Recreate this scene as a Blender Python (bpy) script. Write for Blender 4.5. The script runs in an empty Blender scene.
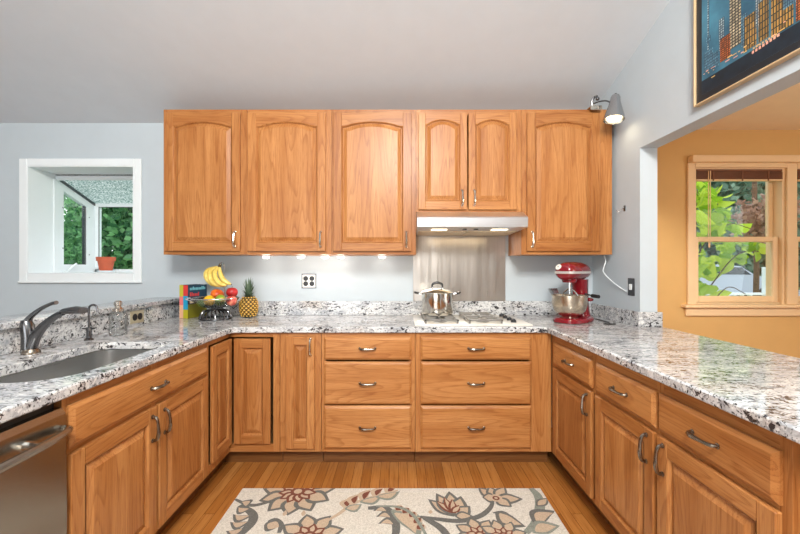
import bpy, bmesh, math, random
from mathutils import Vector, Matrix
random.seed(7)
PI = math.pi
S = bpy.context.scene
C = S.collection

# ---------------------------------------------------------------- camera
cam_d = bpy.data.cameras.new('camera')
cam_d.lens = 382 / 800 * 36
cam_d.sensor_width = 36
cam_d.shift_x = 1.5 / 800
cam_d.clip_start = 0.02
cam = bpy.data.objects.new('camera', cam_d)
cam.location = (0, 0, 1.302)
cam.rotation_euler = (PI / 2, 0, 0)
C.objects.link(cam)
S.camera = cam

# ---------------------------------------------------------------- world, lights, exposure
S.view_settings.view_transform = 'Standard'
S.view_settings.look = 'None'
S.view_settings.gamma = 1
S.view_settings.use_curve_mapping = False
S.view_settings.exposure = -0.05
w = bpy.data.worlds.new('world')
S.world = w
w.use_nodes = True
nt = w.node_tree
bg = nt.nodes['Background']
tc = nt.nodes.new('ShaderNodeTexCoord')
sep = nt.nodes.new('ShaderNodeSeparateXYZ')
rmp = nt.nodes.new('ShaderNodeValToRGB')
nt.links.new(tc.outputs['Generated'], sep.inputs[0])
nt.links.new(sep.outputs['Z'], rmp.inputs[0])
nt.links.new(rmp.outputs[0], bg.inputs[0])
rmp.color_ramp.elements[0].color = (0.98, 0.99, 1.0, 1)
rmp.color_ramp.elements[1].color = (0.75, 0.86, 1.0, 1)
bg.inputs[1].default_value = 2.4


def area(name, loc, target, sx, sy, power, col, spread=PI):
    l = bpy.data.lights.new(name, 'AREA')
    l.shape = 'RECTANGLE'
    l.size, l.size_y = sx, sy
    l.energy = power
    l.color = col
    l.spread = spread
    o = bpy.data.objects.new(name, l)
    o.location = loc
    d = Vector(target) - Vector(loc)
    o.rotation_euler = d.to_track_quat('-Z', 'Y').to_euler()
    C.objects.link(o)
    return o


area('patio_door_daylight', (-1.65, -3.2, 1.35), (-0.4, 3, 1.35), 2.5, 2.1, 56, (0.92, 0.97, 1.0))
area('kitchen_fill_light', (0.1, -0.9, 3.1), (0.0, 3.0, 1.7), 1.0, 0.8, 172, (1.0, 0.97, 0.92))  # added, unseen fill above and behind the camera, brightens the cabinet fronts
l = bpy.data.lights.new('dining_pendant_lamp', 'POINT')
l.energy, l.color, l.shadow_soft_size = 30, (1.0, 0.92, 0.78), 0.15
o = bpy.data.objects.new('dining_pendant_lamp', l)
o.location = (3.1, 0.9, 1.75)
C.objects.link(o)
area('dining_patio_daylight', (4.7, 0.0, 1.4), (1.5, 1.2, 1.2), 1.8, 1.6, 26, (0.86, 0.94, 1.0))

# ---------------------------------------------------------------- material helpers


def srgb(r, g, b):
    f = lambda c: (c / 12.92 if c <= 0.04045 else ((c + 0.055) / 1.055) ** 2.4)
    return (f(r / 255), f(g / 255), f(b / 255), 1)


def base_mat(name):
    m = bpy.data.materials.new(name)
    m.use_nodes = True
    return m, m.node_tree, m.node_tree.nodes['Principled BSDF']


def N(nt, t, **kw):
    n = nt.nodes.new(t)
    for k, v in kw.items():
        setattr(n, k, v)
    return n


def ramp(nt, fac, stops, interp='LINEAR'):
    r = nt.nodes.new('ShaderNodeValToRGB')
    r.color_ramp.interpolation = interp
    els = r.color_ramp.elements
    while len(els) < len(stops):
        els.new(0.5)
    for e, (p, c) in zip(els, stops):
        e.position = p
        e.color = c if len(c) == 4 else (*c, 1)
    nt.links.new(fac, r.inputs[0])
    return r.outputs[0]


def mix(nt, fac, a, b, mode='MIX'):
    n = nt.nodes.new('ShaderNodeMix')
    n.data_type = 'RGBA'
    n.blend_type = mode
    for sock, v in ((n.inputs[0], fac), (n.inputs[6], a), (n.inputs[7], b)):
        if isinstance(v, (int, float)):
            sock.default_value = v
        elif isinstance(v, tuple):
            sock.default_value = v
        else:
            nt.links.new(v, sock)
    return n.outputs[2]


def noise(nt, vec, scale, detail=4, rough=0.55, dist=0.0):
    n = nt.nodes.new('ShaderNodeTexNoise')
    n.inputs['Scale'].default_value = scale
    n.inputs['Detail'].default_value = detail
    n.inputs['Roughness'].default_value = rough
    n.inputs['Distortion'].default_value = dist
    nt.links.new(vec, n.inputs['Vector'])
    return n.outputs['Fac']


def mapping(nt, vec, scale=(1, 1, 1), rot=(0, 0, 0), loc=(0, 0, 0)):
    n = nt.nodes.new('ShaderNodeMapping')
    n.inputs['Scale'].default_value = scale
    n.inputs['Rotation'].default_value = rot
    n.inputs['Location'].default_value = loc
    nt.links.new(vec, n.inputs['Vector'])
    return n.outputs[0]


def objcoord(nt, rnd=True):
    t = nt.nodes.new('ShaderNodeTexCoord')
    v = t.outputs['Object']
    if not rnd:
        return v
    oi = nt.nodes.new('ShaderNodeObjectInfo')
    mu = N(nt, 'ShaderNodeVectorMath', operation='SCALE')
    mu.inputs[0].default_value = (7.3, 11.7, 5.1)
    nt.links.new(oi.outputs['Random'], mu.inputs['Scale'])
    ad = N(nt, 'ShaderNodeVectorMath', operation='ADD')
    nt.links.new(v, ad.inputs[0])
    nt.links.new(mu.outputs[0], ad.inputs[1])
    return ad.outputs[0]


def plain(name, col, rough=0.5, metal=0.0, var=0.0, vscale=8, bump=0.0, bscale=60, coat=0.0, spec=None):
    m, nt, p = base_mat(name)
    p.inputs['Roughness'].default_value = rough
    p.inputs['Metallic'].default_value = metal
    p.inputs['Coat Weight'].default_value = coat
    if spec is not None:
        p.inputs['Specular IOR Level'].default_value = spec
    v = objcoord(nt)
    f = noise(nt, v, vscale, 3)
    a = tuple(max(0, c * (1 - var)) for c in col[:3]) + (1,)
    b = tuple(min(1, c * (1 + var)) for c in col[:3]) + (1,)
    nt.links.new(ramp(nt, f, [(0.3, a), (0.7, b)]), p.inputs['Base Color'])
    if bump:
        bn = nt.nodes.new('ShaderNodeBump')
        bn.inputs['Strength'].default_value = bump
        bn.inputs['Distance'].default_value = 0.002
        nt.links.new(noise(nt, v, bscale, 3), bn.inputs['Height'])
        nt.links.new(bn.outputs[0], p.inputs['Normal'])
    return m


def oak(name, axis, dark=1.0):
    """oak with the grain running along the local axis 0/1/2"""
    m, nt, p = base_mat(name)
    v = objcoord(nt)
    lo = [1.0, 1.0, 1.0]
    lo[axis] = 0.10
    hi = [1.0, 1.0, 1.0]
    hi[axis] = 0.022
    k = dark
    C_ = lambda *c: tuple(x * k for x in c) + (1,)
    big = noise(nt, mapping(nt, v, tuple(lo)), 5.0, 2, 0.5, 0.15)
    mul = N(nt, 'ShaderNodeMath', operation='MULTIPLY')
    mul.inputs[1].default_value = 24
    nt.links.new(big, mul.inputs[0])
    fr = N(nt, 'ShaderNodeMath', operation='FRACT')
    nt.links.new(mul.outputs[0], fr.inputs[0])
    fine = noise(nt, mapping(nt, v, tuple(hi)), 170, 4, 0.6)
    pores = noise(nt, mapping(nt, v, tuple(hi)), 520, 2, 0.5)
    mid = noise(nt, mapping(nt, v, tuple(lo)), 14, 3, 0.5)
    col = ramp(nt, mid, [(0.30, C_(0.385, 0.146, 0.038)), (0.70, C_(0.525, 0.238, 0.078))])
    rings = ramp(nt, fr.outputs[0], [(0.0, (0.64, 0.50, 0.38)), (0.10, (1.0, 1.0, 1.0)), (0.65, (0.96, 0.94, 0.92)), (1.0, (0.64, 0.50, 0.38))])
    rc = mix(nt, 0.0, col, mix(nt, 1.0, col, rings, 'MULTIPLY'))
    nt.links.new(ramp(nt, pores, [(0.36, (0.15,) * 3), (0.60, (0.95,) * 3)]), rc.node.inputs[0])
    c = mix(nt, 0.0, rc, C_(0.25, 0.080, 0.018))
    nt.links.new(ramp(nt, fine, [(0.50, (0, 0, 0)), (0.74, (0.55,) * 3)]), c.node.inputs[0])
    c2n = mix(nt, 0.0, c, C_(0.20, 0.06, 0.014))
    nt.links.new(ramp(nt, pores, [(0.60, (0, 0, 0)), (0.67, (0.5,) * 3)]), c2n.node.inputs[0])
    oi = nt.nodes.new('ShaderNodeObjectInfo')
    tint = ramp(nt, oi.outputs['Random'], [(0.0, (0.86, 0.82, 0.78)), (0.5, (1.0, 1.0, 1.0)), (1.0, (1.06, 1.08, 1.1))])
    fin = mix(nt, 1.0, c2n, tint, 'MULTIPLY')
    nt.links.new(fin, p.inputs['Base Color'])
    p.inputs['Roughness'].default_value = 0.38
    p.inputs['Specular IOR Level'].default_value = 0.32
    p.inputs['Coat Weight'].default_value = 0.04
    p.inputs['Coat Roughness'].default_value = 0.2
    bn = nt.nodes.new('ShaderNodeBump')
    bn.inputs['Strength'].default_value = 0.12
    bn.inputs['Distance'].default_value = 0.001
    nt.links.new(fine, bn.inputs['Height'])
    nt.links.new(bn.outputs[0], p.inputs['Normal'])
    return m


def granite(name):
    m, nt, p = base_mat(name)
    v = objcoord(nt, False)
    st = mapping(nt, v, (0.5, 1.2, 1.2), (0, 0, 0.2))
    big = noise(nt, st, 8, 5, 0.62, 0.9)
    base = ramp(nt, big, [(0.32, (0.33, 0.345, 0.37)), (0.45, (0.50, 0.51, 0.525)), (0.60, (0.66, 0.67, 0.67))])

    def over(mask, lo, hi, amt, col):
        nonlocal base
        base = mix(nt, 0.0, base, col)
        nt.links.new(ramp(nt, mask, [(lo, (0, 0, 0)), (hi, (amt,) * 3)]), base.node.inputs[0])
    over(noise(nt, st, 5, 3), 0.55, 0.72, 0.45, (0.56, 0.46, 0.37, 1))
    over(noise(nt, mapping(nt, v, (0.3, 1.4, 1.3), (0, 0, 0.22)), 30, 5, 0.65, 0.8), 0.50, 0.64, 0.75, (0.24, 0.25, 0.27, 1))
    over(noise(nt, mapping(nt, v, (0.8, 1, 1), (0, 0, 0), (9, 2, 4)), 55, 3), 0.56, 0.64, 0.75, (0.80, 0.80, 0.78, 1))
    over(noise(nt, mapping(nt, v, (0.7, 1, 1), (0, 0, 0.3), (1, 8, 3)), 120, 2, 0.5), 0.60, 0.66, 0.8, (0.09, 0.088, 0.09, 1))
    d = noise(nt, mapping(nt, v, (0.6, 1.0, 1.0), (0, 0, 0.3), (3, 5, 1)), 72, 3, 0.55, 0.8)
    clus = noise(nt, st, 10, 2)
    dm = N(nt, 'ShaderNodeMath', operation='MULTIPLY_ADD')
    dm.inputs[1].default_value = 0.36
    nt.links.new(clus, dm.inputs[0])
    nt.links.new(d, dm.inputs[2])
    over(dm.outputs[0], 0.755, 0.79, 0.95, (0.014, 0.012, 0.015, 1))
    nt.links.new(base, p.inputs['Base Color'])
    p.inputs['Roughness'].default_value = 0.08
    p.inputs['Specular IOR Level'].default_value = 0.6
    return m


def steel(name, col=(0.62, 0.62, 0.62, 1), rough=0.28, axis=0, aniso=0.12):
    m, nt, p = base_mat(name)
    p.inputs['Metallic'].default_value = 1
    v = objcoord(nt)
    sc = [1.0, 1.0, 1.0]
    sc[axis] = 0.01
    f = noise(nt, mapping(nt, v, tuple(sc)), 300, 3)
    a = tuple(c * (1 - aniso) for c in col[:3])
    nt.links.new(ramp(nt, f, [(0.3, a), (0.7, col)]), p.inputs['Base Color'])
    r = N(nt, 'ShaderNodeMath', operation='MULTIPLY_ADD')
    r.inputs[1].default_value = 0.12
    r.inputs[2].default_value = rough - 0.06
    nt.links.new(f, r.inputs[0])
    nt.links.new(r.outputs[0], p.inputs['Roughness'])
    return m


def glassmat(name, tint=(1, 1, 1, 1), rough=0.0, gloss=0.5):
    """thin pane: mostly transparent, mirror-like at grazing angles"""
    m = bpy.data.materials.new(name)
    m.use_nodes = True
    nt = m.node_tree
    nt.nodes.clear()
    out = nt.nodes.new('ShaderNodeOutputMaterial')
    tr = nt.nodes.new('ShaderNodeBsdfTransparent')
    tr.inputs[0].default_value = tint
    gl = nt.nodes.new('ShaderNodeBsdfGlossy')
    gl.inputs['Roughness'].default_value = rough
    fr = nt.nodes.new('ShaderNodeFresnel')
    fr.inputs[0].default_value = 1.45
    mu = N(nt, 'ShaderNodeMath', operation='MULTIPLY')
    mu.inputs[1].default_value = gloss
    mx = nt.nodes.new('ShaderNodeMixShader')
    nt.links.new(fr.outputs[0], mu.inputs[0])
    nt.links.new(mu.outputs[0], mx.inputs[0])
    nt.links.new(tr.outputs[0], mx.inputs[1])
    nt.links.new(gl.outputs[0], mx.inputs[2])
    nt.links.new(mx.outputs[0], out.inputs[0])
    return m


def emis(name, col, strength):
    m, nt, p = base_mat(name)
    p.inputs['Base Color'].default_value = col
    p.inputs['Emission Color'].default_value = col
    p.inputs['Emission Strength'].default_value = strength
    return m


def leafmat(name, c1, c2, trans=0.5):
    m, nt, p = base_mat(name)
    g = nt.nodes.new('ShaderNodeNewGeometry')
    col = ramp(nt, g.outputs['Random Per Island'], [(0.0, c1), (1.0, c2)])
    nt.links.new(col, p.inputs['Base Color'])
    p.inputs['Roughness'].default_value = 0.5
    tl = nt.nodes.new('ShaderNodeBsdfTranslucent')
    nt.links.new(col, tl.inputs[0])
    mx = nt.nodes.new('ShaderNodeMixShader')
    mx.inputs[0].default_value = trans
    out = nt.nodes['Material Output']
    nt.links.new(p.outputs[0], mx.inputs[1])
    nt.links.new(tl.outputs[0], mx.inputs[2])
    nt.links.new(mx.outputs[0], out.inputs[0])
    return m


def floor_mat():
    m, nt, p = base_mat('oak_floor')
    v = objcoord(nt, False)
    rv = mapping(nt, v, (1, 1, 1), (0, 0, PI / 2))
    br = nt.nodes.new('ShaderNodeTexBrick')
    br.offset = 0.37
    br.inputs['Scale'].default_value = 1
    br.inputs['Mortar Size'].default_value = 0.0012
    br.inputs['Brick Width'].default_value = 0.85
    br.inputs['Row Height'].default_value = 0.057
    br.inputs['Bias'].default_value = 0
    br.inputs['Color1'].default_value = (0, 0, 0, 1)
    br.inputs['Color2'].default_value = (1, 1, 1, 1)
    br.inputs['Mortar'].default_value = (0.5, 0.5, 0.5, 1)
    nt.links.new(rv, br.inputs['Vector'])
    col = ramp(nt, br.outputs['Color'], [(0, (0.30, 0.108, 0.022)), (0.35, (0.39, 0.150, 0.032)), (0.7, (0.43, 0.170, 0.038)), (1, (0.50, 0.215, 0.055))])
    off = N(nt, 'ShaderNodeVectorMath', operation='MULTIPLY_ADD')
    off.inputs[1].default_value = (3, 3, 3)
    nt.links.new(br.outputs['Color'], off.inputs[0])
    nt.links.new(v, off.inputs[2])
    fine = noise(nt, mapping(nt, off.outputs[0], (1, 0.05, 1)), 110, 4, 0.6)
    c = mix(nt, 0.0, col, (0.22, 0.075, 0.018, 1))
    nt.links.new(ramp(nt, fine, [(0.45, (0, 0, 0)), (0.75, (0.7,) * 3)]), c.node.inputs[0])
    c = mix(nt, 0.0, c, (0.12, 0.045, 0.012, 1))
    nt.links.new(br.outputs['Fac'], c.node.inputs[0])
    nt.links.new(c, p.inputs['Base Color'])
    p.inputs['Roughness'].default_value = 0.24
    p.inputs['Coat Weight'].default_value = 0.3
    p.inputs['Coat Roughness'].default_value = 0.15
    return m


M = {}
M['oak_v'] = oak('oak_upright_grain', 2)
M['oak_h'] = oak('oak_level_grain', 0)
M['oak_in'] = plain('cabinet_interior', (0.30, 0.16, 0.07, 1), 0.6, var=0.1)
M['toe'] = oak('oak_toe_kick_shaded', 0, 0.42)  # same oak, darkened so its colour carries the shadow of the toe recess
M['granite'] = granite('white_granite')
M['steel'] = steel('brushed_steel', (0.84, 0.85, 0.87, 1), 0.36, 0)
M['steel_v'] = steel('brushed_steel_upright', (0.62, 0.585, 0.54, 1), 0.30, 2)
M['steel_dw'] = steel('dishwasher_steel', (0.36, 0.335, 0.295, 1), 0.24, 1)
M['sink_steel'] = steel('sink_steel', (0.56, 0.56, 0.55, 1), 0.30, 1, 0.04)
M['chrome'] = plain('chrome', (0.78, 0.78, 0.78, 1), 0.08, 1.0)
M['pewter'] = plain('pewter', (0.25, 0.215, 0.175, 1), 0.27, 1.0, var=0.2, vscale=60)
M['pull_bright'] = plain('bright_pewter', (0.62, 0.57, 0.50, 1), 0.2, 1.0, var=0.2, vscale=60)
M['gunmetal'] = plain('dark_stainless', (0.16, 0.16, 0.165, 1), 0.24, 1.0)
M['wall'] = plain('blue_grey_paint', srgb(187, 197, 203), 0.75, var=0.015, bump=0.05)
M['ceil'] = plain('ceiling_paint', srgb(214, 221, 227), 0.85, var=0.015, bump=0.05)
M['yellow'] = plain('golden_yellow_paint', srgb(216, 174, 110), 0.7, var=0.02, bump=0.05)
M['yceil'] = plain('cream_ceiling_paint', srgb(250, 234, 204), 0.8, var=0.02)
M['white'] = plain('white_gloss_paint', srgb(232, 238, 240), 0.4, var=0.01)
M['cream'] = plain('cream_window_paint', srgb(238, 206, 160), 0.45, var=0.02)
M['black'] = plain('black_plastic', (0.012, 0.012, 0.013, 1), 0.35)
M['grey'] = plain('grey_plastic', (0.30, 0.30, 0.31, 1), 0.45)
M['offwhite'] = plain('ivory_plastic', srgb(222, 214, 196), 0.4)
M['red'] = plain('glossy_red_enamel', (0.20, 0.003, 0.010, 1), 0.22, coat=0.4)
M['enamel'] = plain('white_enamel', srgb(240, 236, 226), 0.14, coat=0.3)
M['iron'] = plain('grey_enamelled_iron', (0.21, 0.20, 0.185, 1), 0.35, var=0.1)
M['terracotta'] = plain('terracotta', srgb(190, 92, 62), 0.8, var=0.15, bump=0.2)
M['soil'] = plain('soil', (0.03, 0.02, 0.012, 1), 0.95)
M['pane'] = glassmat('window_pane', (0.96, 0.99, 0.98, 1), 0.0, 0.18)
M['clear'] = glassmat('clear_glass', (0.95, 0.965, 0.96, 1), 0.02, 0.8)
M['lamp'] = emis('lamp_glow', (1.0, 0.80, 0.48, 1), 7)
M['puck'] = emis('puck_glow', (1.0, 0.95, 0.86, 1), 5)
M['hoodlamp'] = emis('hood_lamp_glow', (1.0, 0.86, 0.60, 1), 3)
M['filter'] = plain('hood_filter_mesh', srgb(225, 208, 180), 0.5, metal=0.3, var=0.06, vscale=200)
M['floor'] = floor_mat()
M['brown'] = plain('brown_wood_slats', srgb(120, 72, 42), 0.5, var=0.15)

# ---------------------------------------------------------------- mesh helpers


def tag(o, label=None, cat=None, group=None, kind=None):
    if label: o['label'] = label
    if cat: o['category'] = cat
    if group: o['group'] = group
    if kind: o['kind'] = kind
    return o


def thing(name, label, cat, loc=(0, 0, 0), rz=0.0, group=None):
    o = bpy.data.objects.new(name, None)
    o.empty_display_size = 0.05
    o.location = loc
    o.rotation_euler = (0, 0, rz)
    C.objects.link(o)
    return tag(o, label, cat, group)


def obj(name, bm, mats, parent=None, loc=None, rot=None, sharp=35, smooth=True):
    me = bpy.data.meshes.new(name)
    bmesh.ops.recalc_face_normals(bm, faces=bm.faces[:])
    bm.to_mesh(me)
    bm.free()
    if not isinstance(mats, (list, tuple)): mats = [mats]
    for m in mats: me.materials.append(m)
    if smooth:
        me.polygons.foreach_set('use_smooth', [True] * len(me.polygons))
        me.set_sharp_from_angle(angle=math.radians(sharp))
    o = bpy.data.objects.new(name, me)
    C.objects.link(o)
    if parent: o.parent = parent
    if loc: o.location = loc
    if rot: o.rotation_euler = rot
    return o


def struct(name, bm, mats, **k):
    return tag(obj(name, bm, mats, **k), kind='structure')


def B():
    return bmesh.new()


def box(bm, x0, x1, y0, y1, z0, z1, mi=0, bev=0.0, seg=1):
    t = bmesh.new()
    r = bmesh.ops.create_cube(t, size=1)
    bmesh.ops.scale(t, vec=(x1 - x0, y1 - y0, z1 - z0), verts=t.verts)
    bmesh.ops.translate(t, vec=((x0 + x1) / 2, (y0 + y1) / 2, (z0 + z1) / 2), verts=t.verts)
    if bev:
        bmesh.ops.bevel(t, geom=t.edges[:], offset=bev, segments=seg, profile=0.5, affect='EDGES')
    merge(bm, t, mi)


def merge(bm, t, mi=None, mat=None):
    vm = {}
    for v in t.verts:
        vm[v] = bm.verts.new(mat @ v.co if mat else v.co)
    for f in t.faces:
        try:
            nf = bm.faces.new([vm[v] for v in f.verts])
            nf.material_index = f.material_index if mi is None else mi
        except ValueError:
            pass
    t.free()


def prism(bm, poly, axis, a, b, mi=0):
    """extrude a closed 2D polygon along an axis ('x': poly is (y,z); 'y': (x,z); 'z': (x,y))"""
    def P(p, d):
        return {'x': (d, p[0], p[1]), 'y': (p[0], d, p[1]), 'z': (p[0], p[1], d)}[axis]
    va = [bm.verts.new(P(p, a)) for p in poly]
    vb = [bm.verts.new(P(p, b)) for p in poly]
    n = len(poly)
    fs = [bm.faces.new(va), bm.faces.new(list(reversed(vb)))]
    for i in range(n):
        fs.append(bm.faces.new((va[i], va[(i + 1) % n], vb[(i + 1) % n], vb[i])))
    for f in fs: f.material_index = mi
    return fs


def loft(bm, loops, mi=0, cap0=False, cap1=False, closed=True):
    vs = [[bm.verts.new(p) for p in L] for L in loops]
    n = len(vs[0])
    for A, Bq in zip(vs, vs[1:]):
        for i in range(n if closed else n - 1):
            j = (i + 1) % n
            f = bm.faces.new((A[i], A[j], Bq[j], Bq[i]))
            f.material_index = mi
    if cap0: bm.faces.new(vs[0]).material_index = mi
    if cap1: bm.faces.new(list(reversed(vs[-1]))).material_index = mi
    return vs


def lathe(bm, prof, c=(0, 0, 0), seg=24, mi=0, mat=None, cap0=True, cap1=True):
    loops = []
    for r, z in prof:
        L = []
        for i in range(seg):
            a = 2 * PI * i / seg
            p = Vector((max(r, 1e-4) * math.cos(a), max(r, 1e-4) * math.sin(a), z))
            if mat: p = mat @ p
            L.append(p + Vector(c))
        loops.append(L)
    loft(bm, loops, mi, cap0, cap1)


def cyl(bm, p0, p1, r, seg=12, mi=0, r1=None):
    tube(bm, [p0, p1], [r, r if r1 is None else r1], seg, mi)


def catmull(pts, n=6):
    pts = [Vector(p) for p in pts]
    out = []
    P = [pts[0] * 2 - pts[1]] + pts + [pts[-1] * 2 - pts[-2]]
    for i in range(1, len(P) - 2):
        for k in range(n):
            t = k / n
            a, b, c, d = P[i - 1], P[i], P[i + 1], P[i + 2]
            out.append(0.5 * ((2 * b) + (c - a) * t + (2 * a - 5 * b + 4 * c - d) * t * t + (3 * b - a - 3 * c + d) * t ** 3))
    out.append(pts[-1])
    return out


def tube(bm, pts, r, seg=8, mi=0, cap=True, flat=1.0):
    pts = [Vector(p) for p in pts]
    if isinstance(r, (int, float)): r = [r] * len(pts)
    if len(r) != len(pts):
        m = len(r) - 1
        r2 = []
        for i in range(len(pts)):
            t = i / (len(pts) - 1) * m
            k = min(int(t), m - 1)
            r2.append(r[k] + (r[k + 1] - r[k]) * (t - k))
        r = r2
    d0 = (pts[1] - pts[0]).normalized()
    up = Vector((0, 0, 1)) if abs(d0.z) < 0.9 else Vector((1, 0, 0))
    u = d0.cross(up).normalized()
    loops = []
    for i, p in enumerate(pts):
        if i == 0: d = pts[1] - pts[0]
        elif i == len(pts) - 1: d = pts[-1] - pts[-2]
        else: d = pts[i + 1] - pts[i - 1]
        d = d.normalized()
        u = (u - d * u.dot(d)).normalized()
        v = d.cross(u)
        loops.append([p + (u * math.cos(2 * PI * k / seg) + v * flat * math.sin(2 * PI * k / seg)) * r[i] for k in range(seg)])
    loft(bm, loops, mi, cap, cap)


def ellipsoid(bm, c, rx, ry, rz, seg=20, rings=12, mi=0, mat=None):
    t = bmesh.new()
    bmesh.ops.create_uvsphere(t, u_segments=seg, v_segments=rings, radius=1)
    bmesh.ops.scale(t, vec=(rx, ry, rz), verts=t.verts)
    if mat: bmesh.ops.transform(t, matrix=mat, verts=t.verts)
    bmesh.ops.translate(t, vec=c, verts=t.verts)
    merge(bm, t, mi)


def at(px, py, Y):
    return Vector(((px - 398.5) * Y / 382, Y, 1.302 + (267 - py) * Y / 382))


# ================================================================ THE ROOM
YW = 3.10
XR = 1.575
CZ = 0.914


def zc(y):          # ceiling height at the right-hand wall
    if y > -0.3: return 2.553 + 0.335 * (YW - y)
    return 2.553 + 0.335 * (YW + 0.3) + 0.335 * (y + 0.3)


bm = B()
box(bm, -4.7, 5.0, -3.4, 3.3, -0.08, 0.0)
struct('floor', bm, M['floor'])

bm = B()
cols = [(-4.75, 2.47), (-1.75, 2.47), (1.70, 2.556)]
rows = [YW + 0.16, YW, 1.5, -0.3, -3.45]
lo, hi = [], []
for Y in rows:
    for X, zb in cols:
        z = zb + 0.335 * (YW - Y) + (0.083 if False else 0) if Y > -0.4 else zb + 0.335 * (YW + 0.3) - 0.335 * 3.1
        if Y < YW and Y > -0.4: z += (2.553 - zb) * min(1, (YW - Y) / 1.6)
        if Y < -0.4: z = 2.553 + 0.335 * 3.4 - 0.335 * 3.15
        lo.append(bm.verts.new((X, Y, z)))
        hi.append(bm.verts.new((X, Y, z + 0.15)))
nc = len(cols)
for r in range(len(rows) - 1):
    for c in range(nc - 1):
        i = r * nc + c
        bm.faces.new((lo[i], lo[i + 1], lo[i + nc + 1], lo[i + nc]))
        bm.faces.new((hi[i], hi[i + 1], hi[i + nc + 1], hi[i + nc]))
struct('ceiling', bm, M['ceil'])

# back wall with the garden window opening
GX0, GX1, GZ0, GZ1 = -3.0, -2.135, 1.25, 2.122
bm = B()
box(bm, -4.7, GX0, YW, YW + 0.14, 0, 2.62)
box(bm, GX1, 1.69, YW, YW + 0.14, 0, 2.70)
box(bm, GX0, GX1, YW, YW + 0.14, 0, GZ0)
box(bm, GX0, GX1, YW, YW + 0.14, GZ1, 2.62)
struct('wall_back', bm, M['wall'], smooth=False)

# right wall: end piece, header over the wide opening, near piece
JY = 2.491
HZ = 2.078
bm = B()
poly = [(YW - 0.001, 0), (YW - 0.001, zc(YW) + 0.1), (-0.3, zc(-0.3) + 0.1), (-3.3, 2.65), (-3.3, 0), (-0.6, 0), (-0.6, HZ), (JY, HZ), (JY, 0)]
prism(bm, poly, 'x', XR, XR + 0.113, 0)
for f in bm.faces:
    c = f.calc_center_median()
    if c.x > XR + 0.1: f.material_index = 1
struct('wall_right', bm, [M['wall'], M['yellow']], smooth=False)
bm = B(); box(bm, -4.8, -4.7, -3.4, YW, 0, 4.2); struct('wall_left', bm, M['wall'])
bm = B()
box(bm, -4.7, -2.9, -3.42, -3.3, 0, 3.2); box(bm, -0.4, 5.0, -3.42, -3.3, 0, 3.2); box(bm, -2.9, -0.4, -3.42, -3.3, 2.4, 3.2)
struct('wall_rear', bm, plain('beige_paint', srgb(198, 176, 146), 0.7, var=0.02))

# dining room beyond the opening
DX0, DX1, DZ0, DZ1 = 2.395, 3.135, 1.00, 2.115      # first window opening
EX0, EX1 = 3.215, 3.955
bm = B()
box(bm, 1.692, DX0, YW, YW + 0.14, 0, 2.6)
box(bm, EX1, 5.0, YW, YW + 0.14, 0, 2.6)
box(bm, DX1, EX0, YW, YW + 0.14, DZ0, DZ1)
box(bm, DX0, EX1, YW, YW + 0.14, 0, DZ0)
box(bm, DX0, EX1, YW, YW + 0.14, DZ1, 2.6)
struct('wall_dining', bm, M['yellow'], smooth=False)
bm = B(); box(bm, 5.0, 5.1, -3.4, YW, 0, 2.5); struct('wall_dining_side', bm, M['yellow'])
bm = B(); box(bm, XR + 0.114, 5.0, -3.3, YW, 2.414, 2.5); struct('ceiling_dining', bm, M['yceil'])

# half wall behind the sink
bm = B(); box(bm, -1.93, -1.762, 0.42, YW - 0.001, 0, 1.026)
struct('wall_half', bm, M['wall'])

# ---------------------------------------------------------------- garden window
win = thing('window_1', None, None, (0, 0, 0))
tag(win, kind='structure')
bm = B()
ox0, ox1, oz0, oz1 = -3.065, -2.078, 1.185, 2.178
def casing(bm, ox0, ox1, oz0, oz1, ix0, ix1, iz0, iz1, y0, y1):
    box(bm, ox0, ix0, y0, y1, oz0, oz1, 0, 0.004)
    box(bm, ix1, ox1, y0, y1, oz0, oz1, 0, 0.004)
    box(bm, ix0, ix1, y0, y1, iz1, oz1, 0, 0.004)
    box(bm, ix0, ix1, y0, y1, oz0, iz0, 0, 0.004)
casing(bm, ox0, ox1, oz0, oz1, GX0, GX1, GZ0, GZ1, YW - 0.018, YW - 0.0005)
box(bm, ox0 - 0.005, ox1 + 0.005, YW - 0.024, YW - 0.0005, oz0 - 0.012, oz0 + 0.004, 0, 0.003)
obj('casing', bm, M['white'], win)
bm = B()
YB = 3.36
YF = 3.76
box(bm, GX0 + 0.0005, GX0 + 0.010, YW - 0.017, YB, GZ0 + 0.001, GZ1 - 0.0105)            # side liner
box(bm, GX1 - 0.010, GX1 - 0.0005, YW - 0.017, YB, GZ0 + 0.001, GZ1 - 0.0105)
box(bm, GX0 + 0.0005, GX1 - 0.0005, YW - 0.017, YB, GZ1 - 0.010, GZ1 - 0.0005)
box(bm, GX0 - 0.03, GX0 + 0.0005, YW + 0.141, YB, GZ0 - 0.02, GZ1 + 0.02)
box(bm, GX1 - 0.0005, GX1 + 0.03, YW + 0.141, YB, GZ0 - 0.02, GZ1 + 0.02)
box(bm, GX0 - 0.03, GX1 + 0.03, YW + 0.141, YB, GZ1 - 0.0005, GZ1 + 0.03)
box(bm, GX0 + 0.0005, GX1 - 0.0005, YW - 0.017, YF + 0.04, GZ0 + 0.0005, GZ0 + 0.004)  # seat board
box(bm, GX0 - 0.03, GX1 + 0.33, YW + 0.141, YF + 0.04, GZ0 - 0.03, GZ0 + 0.0005)
box(bm, GX0 + 0.011, GX1 - 0.011, YB - 0.03, YB, GZ1 - 0.06, GZ1 - 0.011)    # header strip
box(bm, GX0, GX0 + 0.018, YB - 0.05, YB, GZ0, GZ1 - 0.055)
obj('jamb_liner', bm, M['white'], win)
bm = B()
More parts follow.
